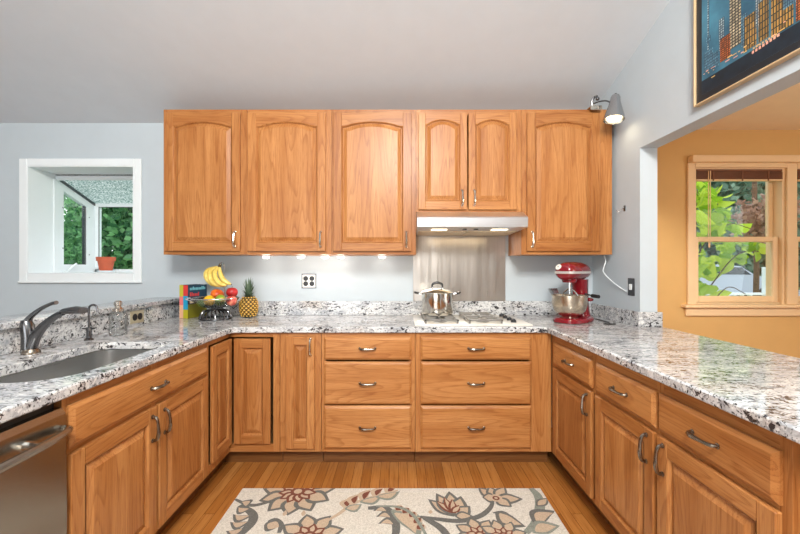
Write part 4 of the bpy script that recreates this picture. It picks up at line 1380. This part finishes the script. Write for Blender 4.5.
# ================================================================ PICTURE
pc = thing('framed_picture', 'framed night skyline picture on the right wall above the opening', 'picture', (XR - 0.0005, 2.0, 2.137), -PI / 2)
PW, PH = 1.10, 0.72
bm = B()
fw = 0.009
box(bm, 0, fw, -0.032, 0, 0, PH, 0, 0.002); box(bm, PW - fw, PW, -0.032, 0, 0, PH, 0, 0.002); box(bm, fw, PW - fw, -0.032, 0, 0, fw, 0, 0.002); box(bm, fw, PW - fw, -0.032, 0, PH - fw, PH, 0, 0.002)
obj('frame', bm, plain('light_gold_frame', srgb(206, 178, 138), 0.4, metal=0.2), pc)
bm = B(); box(bm, fw, PW - fw, -0.022, -0.002, fw, PH - fw, 0); obj('mount', bm, plain('black_mount', (0.012, 0.013, 0.016, 1), 0.4), pc)
m, nt, p = base_mat('night_sky_print')
f = noise(nt, objcoord(nt), 5, 4)
nt.links.new(ramp(nt, f, [(0.3, srgb(24, 60, 84)), (0.7, srgb(70, 132, 156))]), p.inputs['Base Color']); p.inputs['Roughness'].default_value = 0.3


def winmat(name, wall, lit, sx, sz):
    m, nt, p = base_mat(name)
    v = mapping(nt, objcoord(nt, False), (1, 1, 1), (PI / 2, 0, 0))
    br = nt.nodes.new('ShaderNodeTexBrick'); br.offset = 0
    br.inputs['Scale'].default_value = 1; br.inputs['Brick Width'].default_value = sx; br.inputs['Row Height'].default_value = sz
    br.inputs['Mortar Size'].default_value = min(sx, sz) * 0.22; br.inputs['Color1'].default_value = lit; br.inputs['Color2'].default_value = tuple(c * 0.35 for c in lit[:3]) + (1,); br.inputs['Mortar'].default_value = wall
    nt.links.new(v, br.inputs['Vector']); nt.links.new(br.outputs['Color'], p.inputs['Base Color']); p.inputs['Roughness'].default_value = 0.35
    return m


x0, z0, x1, z1 = 0.045, 0.045, PW - 0.045, PH - 0.045
bm = B()
def q(a, b, c, d, mi, lay=1):
    y = -0.0222 - lay * 0.0004
    bm.faces.new([bm.verts.new(p_) for p_ in ((a, y, c), (b, y, c), (b, y, d), (a, y, d))]).material_index = mi
q(x0, x1, z0, z1, 0, 0)
q(x0, x1, z0, z0 + 0.07, 1, 1)                                       # dark water front
rr = random.Random(3)
blds = [(0.06, 0.115, 0.15, 0.25, 4), (0.082, 0.092, 0.25, 0.52, 3), (0.073, 0.101, 0.29, 0.32, 4), (0.150, 0.182, 0.21, 0.36, 3), (0.115, 0.15, 0.14, 0.22, 4), (0.21, 0.27, 0.18, 0.58, 5), (0.157, 0.215, 0.15, 0.262, 2),
        (0.27, 0.30, 0.16, 0.30, 4), (0.285, 0.345, 0.13, 0.28, 6), (0.34, 0.385, 0.2, 0.55, 3), (0.355, 0.40, 0.13, 0.30, 6), (0.41, 0.50, 0.12, 0.33, 6), (0.46, 0.53, 0.2, 0.5, 4), (0.51, 0.56, 0.12, 0.27, 2), (0.57, 0.66, 0.12, 0.42, 6), (0.67, 0.74, 0.12, 0.5, 3), (0.75, 0.84, 0.12, 0.36, 4), (0.85, 0.92, 0.12, 0.46, 6), (0.93, 1.01, 0.12, 0.3, 2)]
for i, (a, b, lo_z, hi_z, mi) in enumerate(blds): q(a, b, lo_z, hi_z, mi, 2 + i * 0.2)
for i in range(46):
    a = x0 + rr.random() * (x1 - x0 - 0.06)
    zq = 0.10 + rr.random() * 0.055
    q(a, a + 0.006 + rr.random() * 0.02, zq, zq + 0.003 + 0.004 * rr.random(), 7 if rr.random() < 0.6 else 8, 7)
for i in range(8):
    q(0.325 + i * 0.016, 0.335 + i * 0.016, 0.098 + i * 0.001, 0.110 + i * 0.001, 8, 7.5); q(0.33 + i * 0.014, 0.338 + i * 0.014, 0.116, 0.123, 7, 7.6)
o = obj('print', bm, [m, plain('print_water', srgb(14, 28, 40), 0.3, var=0.4, vscale=20),
                      winmat('print_orange_tower', srgb(70, 30, 16), srgb(200, 110, 50), 0.012, 0.01), winmat('print_white_tower', srgb(40, 70, 90), srgb(190, 205, 205), 0.010, 0.012),
                      winmat('print_blue_tower', srgb(30, 60, 84), srgb(110, 160, 180), 0.009, 0.014), winmat('print_pale_tower', srgb(50, 46, 40), srgb(220, 205, 170), 0.016, 0.014),
                      winmat('print_gold_tower', srgb(26, 34, 34), srgb(190, 145, 70), 0.012, 0.03), plain('print_gold_lights', srgb(220, 180, 110), 0.4), plain('print_pink_lights', srgb(230, 170, 150), 0.4)], pc)

# ================================================================ RUG


def fl(px, py):
    Y = 1.302 * 382 / (py - 267)
    return Vector(((px - 398.5) * Y / 382, Y))


rg = thing('rug', 'cream floral rug on the wooden floor', 'rug', (0, 0, 0))
RZ = 0.009
mrug, nt, p = base_mat('cream_wool')
v = objcoord(nt, False)
f = noise(nt, v, 160, 3)
nt.links.new(ramp(nt, f, [(0.35, srgb(194, 190, 178)), (0.65, srgb(226, 222, 211))]), p.inputs['Base Color'])
p.inputs['Roughness'].default_value = 0.95
bn = nt.nodes.new('ShaderNodeBump'); bn.inputs['Strength'].default_value = 0.4; bn.inputs['Distance'].default_value = 0.003
nt.links.new(noise(nt, v, 300, 2), bn.inputs['Height']); nt.links.new(bn.outputs[0], p.inputs['Normal'])


def wool(name, c, va=0.25):
    return plain(name, srgb(*c), 0.95, var=va, vscale=150)


bm = B()
box(bm, -0.912, 0.83, 0.9, 2.235, 0.0005, RZ, 0, 0.003)
obj('pile', bm, mrug, rg)
bm = B()
layer = [0]


def flat(pts, mi):
    layer[0] += 1
    z = RZ + 0.0004 + layer[0] * 0.00001
    bm.faces.new([bm.verts.new((min(max(p_[0], -0.910), 0.826), min(p_[1], 2.232), z)) for p_ in pts]).material_index = mi


def blade(a, b, wdt, mi, curve=0.0, n=8):
    """leaf or petal from a to b"""
    a, b = Vector(a), Vector(b)
    d = b - a
    s = Vector((-d.y, d.x)).normalized()
    L = d.length
    left, right = [], []
    for i in range(n + 1):
        t = i / n
        c = a + d * t + s * curve * L * math.sin(PI * t)
        ww = wdt * math.sin(PI * min(1, t * 0.93 + 0.07)) ** 0.75 * (0.55 + 0.45 * math.sin(PI * t ** 0.7))
        left.append(c + s * ww); right.append(c - s * ww)
    flat(left + right[::-1], mi)


def petal(a, b, wdt, o=1, i=2, curve=0.0):
    blade(a, b, wdt, o, curve)
    a, b = Vector(a), Vector(b)
    blade(a + (b - a) * 0.12, a + (b - a) * 0.86, wdt * 0.62, i, curve)


def stroke(pts, wdt, mi):
    P = [Vector((p_[0], p_[1], 0)) for p_ in pts]
    P = catmull(P, 6)
    L, Rr = [], []
    for i, c in enumerate(P):
        d = (P[min(i + 1, len(P) - 1)] - P[max(i - 1, 0)]).normalized()
        s = Vector((-d.y, d.x, 0))
        ww = wdt * (0.4 + 0.6 * math.sin(PI * (0.12 + 0.8 * i / (len(P) - 1))))
        L.append(c + s * ww); Rr.append(c - s * ww)
    layer[0] += 1
    z = RZ + 0.0004 + layer[0] * 0.00001
    cl_ = lambda c: (min(max(c.x, -0.910), 0.826), min(c.y, 2.232), z)
    for i in range(len(P) - 1):
        bm.faces.new([bm.verts.new(cl_(c)) for c in (L[i], L[i + 1], Rr[i + 1], Rr[i])]).material_index = mi


def disc(c, r, mi, n=12, sy=1.0):
    flat([(c[0] + r * math.cos(2 * PI * k / n), c[1] + r * sy * math.sin(2 * PI * k / n)) for k in range(n)], mi)


def flower(c, R1, n, a0=0.0, mi=1, sc=1.0, core=True):
    c = Vector(c)
    for k in range(n):
        a = a0 + 2 * PI * k / n
        d = Vector((math.cos(a), math.sin(a)))
        petal(c + d * R1 * 0.25, c + d * R1, R1 * 0.30, mi, 2)
    if core:
        for k in range(n):
            a = a0 + PI / n + 2 * PI * k / n
            d = Vector((math.cos(a), math.sin(a)))
            blade(c + d * R1 * 0.08, c + d * R1 * 0.52, R1 * 0.16, 3)
            blade(c + d * R1 * 0.14, c + d * R1 * 0.44, R1 * 0.08, 2)
        disc(c, R1 * 0.2, 3); disc(c, R1 * 0.11, 2)


# big flower at the top left, cut by the rug's far edge
f1 = Vector(fl(298, 493))
flower(f1, 0.215, 11, 0.15)
stroke([fl(235, 501), fl(250, 507), fl(264, 505), fl(278, 500)], 0.013, 1)
# scrolling leaf at the left edge
stroke([fl(240, 507), fl(252, 515), fl(252, 524), fl(240, 536), fl(225, 545)], 0.024, 1)
for a, b, cv in (((250, 511), (237, 509), .3), ((251, 518), (233, 516), .3), ((249, 524), (230, 524), .3), ((244, 531), (226, 533), .3), ((247, 508), (241, 503), -.3)): petal(fl(*a), fl(*b), 0.03, 1, 2, cv)
# lower left flower and bud
f2 = Vector(fl(309, 538)); flower(f2, 0.17, 8, 0.3)
stroke([fl(268, 524), fl(275, 522), fl(281, 527), fl(279, 535)], 0.016, 1); blade(fl(265, 526), fl(280, 528), 0.05, 1); blade(fl(268, 526), fl(279, 529), 0.03, 2)
blade(fl(284, 518), fl(286, 512), 0.012, 2); blade(fl(303, 518), fl(304, 512), 0.012, 2)
# tan feather with brown drops
stroke([fl(325, 524), fl(340, 515), fl(352, 506), fl(372, 499), fl(398, 492)], 0.012, 2)
for a, b in (((345, 510), (350, 500)), ((352, 507), (358, 496)), ((362, 503), (371, 491)), ((374, 499), (383, 489)), ((386, 495), (395, 489))):
    blade(fl(*a), fl(*b), 0.032, 2, 0.15); blade(fl(a[0] + 2, a[1] - 2), fl(b[0], b[1] + 1.5), 0.016, 3, 0.15)
for a, b in (((345, 511), (362, 506)), ((360, 504), (382, 497)), ((376, 499), (400, 493))): petal(fl(*a), fl(*b), 0.035, 4, 2, -0.15)
# scroll leaf in the middle
stroke([fl(368, 510), fl(385, 510), fl(394, 520), fl(396, 534), fl(390, 545)], 0.022, 1)
for a, b in (((388, 513), (373, 513)), ((392, 519), (376, 519)), ((395, 526), (378, 526))): petal(fl(*a), fl(*b), 0.026, 1, 2, -.3)
petal(fl(392, 512), fl(420, 540), 0.06, 4, 2, 0.15)
for a, b in (((396, 512), (402, 508)), ((403, 515), (409, 510)), ((410, 519), (415, 514)), ((414, 525), (421, 520)), ((417, 531), (424, 527))):
    disc(fl((a[0] + b[0]) / 2, (a[1] + b[1]) / 2), 0.026, 2); blade(fl(*a), fl(*b), 0.018, 3)
stroke([fl(376, 508), fl(398, 509), fl(412, 516), fl(422, 530), fl(430, 545)], 0.010, 4)
# bell flower
bc = fl(455, 518)
for b, wv in (((428, 501), .045), ((436, 495), .05), ((449, 493), .055), ((461, 498), .055), ((470, 508), .05), ((473, 518), .04)): petal(bc, fl(*b), wv, 1, 2)
for b in ((437, 503), (444, 499), (452, 501), (459, 507)):
    blade(fl(453, 515), fl(*b), 0.024, 3); blade(fl(453, 514), fl(b[0] + 0.6, b[1] + 1), 0.012, 2)
# main vine
stroke([fl(420, 519), fl(436, 521), fl(460, 523), fl(480, 518), fl(490, 510), fl(493, 503)], 0.016, 1)
stroke([fl(424, 520), fl(438, 528), fl(446, 536), fl(450, 545)], 0.020, 1)
# star flower at the top right
sc_ = fl(496, 500)
for b, wv in (((478, 489), .045), ((489, 488), .04), ((505, 488), .04), ((523, 501), .05), ((512, 509), .045), ((482, 499), .05)): petal(sc_, fl(*b), wv, 1, 2)
disc(sc_, 0.035, 2); disc(sc_, 0.02, 3); disc(sc_, 0.010, 2)
# small leaf and right-hand scroll
petal(fl(496, 514), fl(526, 529), 0.055, 1, 2, -0.15); stroke([fl(493, 515), fl(503, 514), fl(512, 519)], 0.008, 1)
stroke([fl(531, 490), fl(538, 498), fl(540, 508), fl(536, 524), fl(526, 535)], 0.026, 4)
petal(fl(536, 528), fl(556, 513), 0.05, 1, 2, 0.2); petal(fl(532, 534), fl(560, 528), 0.05, 4, 2, 0.1); petal(fl(537, 508), fl(548, 500), 0.03, 1, 2)
# lower right flower row
for c, R1 in (((480, 537), 0.13), ((504, 538), 0.12)): flower(fl(*c), R1, 8, 0.2)
for a in ((475, 524), (494, 526), (430, 512), (506, 522)): blade(fl(a[0], a[1] + 4), fl(a[0] + 1, a[1]), 0.012, 2)
# the rest of the rug nearer to the camera
rr = random.Random(5)
for i, (x, y) in enumerate(((-0.6, 1.25), (0.05, 1.4), (0.55, 1.2), (-0.2, 1.05), (-0.75, 1.6), (0.7, 1.62))):
    flower((x, y), 0.16 + 0.04 * rr.random(), 9, rr.random())
    stroke([(x + 0.1, y), (x + 0.22, y + 0.1), (x + 0.3, y + 0.02), (x + 0.36, y - 0.1)], 0.018, 1)
obj('floral_pattern', bm, [mrug, wool('grey_wool', (104, 104, 100)), wool('tan_wool', (190, 170, 146), 0.15), wool('brown_wool', (116, 66, 50)), wool('sage_wool', (134, 140, 130))], rg, smooth=False)

# ================================================================ OUTSIDE


def leaf_cloud(bm, pts, size, rng, flatten=0.6, heart=False):
    for c in pts:
        c = Vector(c)
        s = size * (0.6 + 0.8 * rng.random())
        nrm = Vector((rng.gauss(0, 1), rng.gauss(0, 1) - 0.6, rng.gauss(0, 1) + flatten)).normalized()
        t = nrm.orthogonal().normalized()
        t = Matrix.Rotation(rng.random() * 6.28, 3, nrm) @ t
        b = nrm.cross(t)
        if heart:
            prof = [(0.0, 0.0), (0.28, -0.10), (0.50, 0.12), (0.46, 0.42), (0.26, 0.75), (0.0, 1.08), (-0.26, 0.75), (-0.46, 0.42), (-0.50, 0.12), (-0.28, -0.10)]
            vs = [bm.verts.new(c + b * (u * s) + t * (w_ * s) - nrm * (abs(u) * 0.25 * s - 0.12 * s * w_ * w_)) for u, w_ in prof]
            m0 = bm.verts.new(c + t * (0.45 * s) + nrm * 0.03 * s)
            for i in range(len(vs)): bm.faces.new((vs[i], vs[(i + 1) % len(vs)], m0))
        else:
            vs = [bm.verts.new(q) for q in (c, c + b * s * 0.32 + t * s * 0.5, c + t * s, c - b * s * 0.32 + t * s * 0.5)]
            bm.faces.new(vs)


def tree(name, label, cat, c, rx, ry, rz, n, size, mat, seed, trunk_h=None, group=None):
    rng = random.Random(seed)
    t = thing(name, label, cat, (c[0], c[1], GZ), 0, group)
    bm = B()
    pts = []
    cz = c[2] - GZ
    lumps = [(rng.uniform(-.55, .55), rng.uniform(-.55, .55), rng.uniform(-.6, .6), rng.uniform(.4, .65)) for _ in range(12)]
    for i in range(n):
        L = rng.choice(lumps)
        d = Vector((rng.gauss(0, 1), rng.gauss(0, 1), rng.gauss(0, 1))).normalized() * L[3] * rng.random() ** 0.25
        pts.append(((L[0] + d.x) * rx, (L[1] + d.y) * ry, cz + (L[2] + d.z) * rz))
    leaf_cloud(bm, pts, size, rng)
    obj('foliage', bm, mat, t, smooth=False)
    bm = B(); th = cz + rz * 0.3
    tube(bm, [(0, 0, 0), (0.05 * rx, 0, th * 0.5), (0.02, 0.02, th)], [0.05 * rx + 0.03, 0.04 * rx + 0.02, 0.02], 8)
    obj('trunk', bm, M['bark'], t)
    return t


GZ = -0.15
M['bark'] = plain('bark', srgb(96, 74, 58), 0.9, var=0.3, vscale=20, bump=0.4)
mg = leafmat('garden_leaf', srgb(46, 104, 64), srgb(150, 206, 138), 0.5)
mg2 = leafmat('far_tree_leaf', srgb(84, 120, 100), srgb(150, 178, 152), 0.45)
mg3 = leafmat('bright_leaf', srgb(112, 160, 24), srgb(214, 226, 84), 0.6)
mr = leafmat('reddish_leaf', srgb(120, 84, 66), srgb(190, 150, 130), 0.4)
bm = B(); box(bm, -30, 40, YW + 0.15, 60, GZ - 0.1, GZ); struct('ground', bm, plain('lawn', srgb(96, 128, 66), 0.95, var=0.25, vscale=3))
bm = B(); box(bm, -10, 40, 13.0, 24, GZ + 0.001, GZ + 0.02); struct('ground_road', bm, plain('asphalt', srgb(150, 150, 152), 0.9, var=0.1))

for i, (x, y, zc_, rx, ry, rz, lab) in enumerate((
        (-5.6, 5.7, 1.2, 0.9, 0.8, 1.3, 'dense green shrub outside, seen through the left pane of the garden window'),
        (-4.05, 7.4, 1.3, 0.9, 0.8, 1.5, 'dense green shrub outside the front pane, behind the flower pot'),
        (-2.55, 5.7, 1.2, 0.8, 0.8, 1.5, 'dense green shrub outside at the right edge of the garden window'))):
    tree('garden_shrub', lab, 'shrub', (x, y, zc_), rx, ry, rz, 15000, 0.06, mg, 20 + i, group='shrubs behind the garden window')
tree('garden_tree', 'tall green tree standing behind the garden shrubs', 'tree', (-5.4, 10.2, 2.2), 3.6, 1.2, 2.7, 17000, 0.2, mg, 31)

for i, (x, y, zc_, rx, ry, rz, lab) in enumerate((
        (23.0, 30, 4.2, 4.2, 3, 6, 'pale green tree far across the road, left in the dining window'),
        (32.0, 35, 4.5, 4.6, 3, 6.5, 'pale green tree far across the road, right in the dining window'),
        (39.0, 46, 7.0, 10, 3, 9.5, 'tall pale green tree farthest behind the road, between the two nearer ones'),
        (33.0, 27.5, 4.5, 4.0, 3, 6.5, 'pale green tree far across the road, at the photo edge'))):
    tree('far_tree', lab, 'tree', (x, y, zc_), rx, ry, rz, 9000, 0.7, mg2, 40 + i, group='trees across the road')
t = tree('red_leaf_tree', 'slim tree with reddish leaves outside the dining window', 'tree', (8.5, 9.1, 2.45), 0.7, 0.6, 0.62, 800, 0.16, mr, 52)
bm = B(); tube(bm, [(0, 0, 0), (0.03, 0, 1.5), (-0.02, 0, 3.2), (0, 0, 5)], [0.06, 0.055, 0.05, 0.045], 10); obj('main_stem', bm, M['bark'], t)

# leafy shrub right outside the dining window
sb = thing('leafy_branch_shrub', 'shrub with big bright green leaves right outside the dining window', 'shrub', (3.5, 4.5, GZ))
rng = random.Random(9)
bm = B(); pts = []
stems = [[(0, 0, 0), (-0.1, 0.0, 0.8), (-0.05, -0.05, 1.5), (-0.02, -0.05, 2.35)], [(-0.1, 0, 0.8), (0.15, -0.05, 1.25), (0.45, -0.1, 1.62), (0.85, -0.1, 1.56)],
         [(-0.1, 0, 0.9), (0.1, -0.1, 1.05), (0.3, -0.1, 1.22), (0.5, -0.1, 1.14)], [(-0.05, 0, 1.4), (0.12, 0, 1.75), (0.35, -0.05, 1.95), (0.6, -0.05, 1.9)]]
for st_ in stems:
    P = catmull(st_, 8)
    tube(bm, P, [0.010, 0.006, 0.004], 6)
obj('branches', bm, M['bark'], sb)
bm = B()
for px, py, s_ in [(697, 190, 9), (700, 198, 12), (706, 205, 12), (697, 208, 11), (702, 216, 12), (710, 222, 12), (698, 226, 12), (722, 216, 10), (730, 222, 11), (738, 226, 11), (720, 228, 12), (728, 232, 10), (712, 234, 12), (700, 238, 12), (742, 232, 9), (734, 218, 8), (716, 200, 10), (712, 196, 8), (708, 188, 8),
                   (722, 248, 11), (730, 246, 10), (738, 250, 11), (746, 248, 11), (754, 254, 10), (760, 256, 9), (726, 256, 9), (750, 262, 10), (740, 262, 9), (734, 264, 9), (764, 250, 8), (716, 244, 10), (757, 246, 9),
                   (698, 256, 11), (704, 264, 12), (700, 272, 12), (710, 276, 12), (704, 284, 13), (714, 288, 13), (700, 292, 13), (720, 297, 9), (708, 298, 12), (696, 300, 11), (711, 266, 9)]:
    q_ = at(px, py, 4.4 + rng.uniform(-0.2, 0.35)) - Vector((3.5, 4.5, GZ))
    pts.append((q_.x - 0.04, q_.y, q_.z + 0.03))
for _ in range(34):
    q_ = at(rng.uniform(692, 722), rng.uniform(184, 300), 4.4 + rng.uniform(-0.1, 0.45)) - Vector((3.5, 4.5, GZ))
    pts.append(tuple(q_))
leaf_cloud(bm, pts, 0.14, rng, 0.8, heart=True)
leaf_cloud(bm, [(p_[0] + rng.uniform(-.05, .05), p_[1] + 0.06, p_[2] + rng.uniform(-.04, .05)) for p_ in pts], 0.12, rng, 0.8, heart=True)
leaf_cloud(bm, [(p_[0] + rng.uniform(-.1, .1), p_[1] + 0.1, p_[2] + rng.uniform(-.05, .05)) for p_ in pts], 0.09, rng, 0.8, heart=True)
obj('leaves', bm, mg3, sb, smooth=False)

# deck railing
dk = thing('deck_railing', 'low white railing with square balusters outside the dining window', 'railing', (3.60, 5.45, GZ))
bm = B(); box(bm, -0.2, 1.6, -0.04, 0.04, 1.055, 1.085); box(bm, -0.2, 1.6, -0.025, 0.025, 0.2, 0.25); obj('rail', bm, M['white'], dk)
for i in range(15):
    bm = B(); box(bm, -0.15 + i * 0.11, -0.115 + i * 0.11, -0.018, 0.018, 0.25, 1.055); obj('baluster', bm, M['white'], dk)
for x in (-0.25, 1.655):
    bm = B(); box(bm, x - 0.04, x + 0.04, -0.04, 0.04, 0.0, 1.45 if x > 0 else 1.2, 0, 0.004); obj('post', bm, M['white'], dk)

# parked car
car = thing('car', 'silver-white car parked across the road, seen through the dining window', 'car', (14.6, 17.5, GZ + 0.02), math.radians(-16))
mcar = plain('silver_paint', srgb(158, 166, 176), 0.3, coat=0.4)
bm = B()
prof_ = [(-2.2, 0.35), (-2.25, 0.75), (-2.1, 0.98), (-1.9, 1.05), (-1.35, 1.52), (0.0, 1.55), (0.55, 1.45), (1.05, 1.05), (2.0, 0.93), (2.2, 0.80), (2.25, 0.5), (2.2, 0.30)]
loops = []
for y, k in ((-0.88, 0.9), (-0.84, 1.0), (0.84, 1.0), (0.88, 0.9)):
    loops.append([(x * (0.99 if k < 1 else 1), y * (1 if z < 1.06 else 0.82), z if k == 1 else 0.35 + (z - 0.35) * 0.97) for x, z in prof_])
loft(bm, loops, 0, True, True)
obj('body', bm, mcar, car, sharp=25)
mdark = plain('car_glass', (0.03, 0.04, 0.05, 1), 0.08)
bm = B(); prism(bm, [(0.62, 1.43), (1.06, 1.08), (1.085, 1.09), (0.645, 1.455)], 'y', -0.66, 0.66); obj('windshield', bm, mdark, car)
bm = B(); prism(bm, [(-1.25, 1.45), (-1.55, 1.12), (0.85, 1.10), (0.5, 1.42)], 'y', -0.87, -0.74); obj('side_window', bm, mdark, car)
bm = B(); box(bm, 2.2, 2.265, -0.45, 0.45, 0.50, 0.74, 0, 0.01); obj('grille', bm, M['black'], car)
for s in (-1, 1):
    bm = B(); box(bm, 2.08, 2.24, s * 0.66 - 0.16, s * 0.66 + 0.16, 0.62, 0.78, 0, 0.02); obj('headlight', bm, M['chrome'], car)
for x in (-1.4, 1.4):
    for s in (-1, 1):
        bm = B(); tube(bm, [(x, s * 0.70, 0.31), (x, s * 0.90, 0.31)], 0.31, 20); o = obj('wheel', bm, M['black'], car)
        bm = B(); tube(bm, [(x, s * 0.88, 0.31), (x, s * 0.91, 0.31)], 0.19, 16); obj('hub', bm, M['chrome'], o)
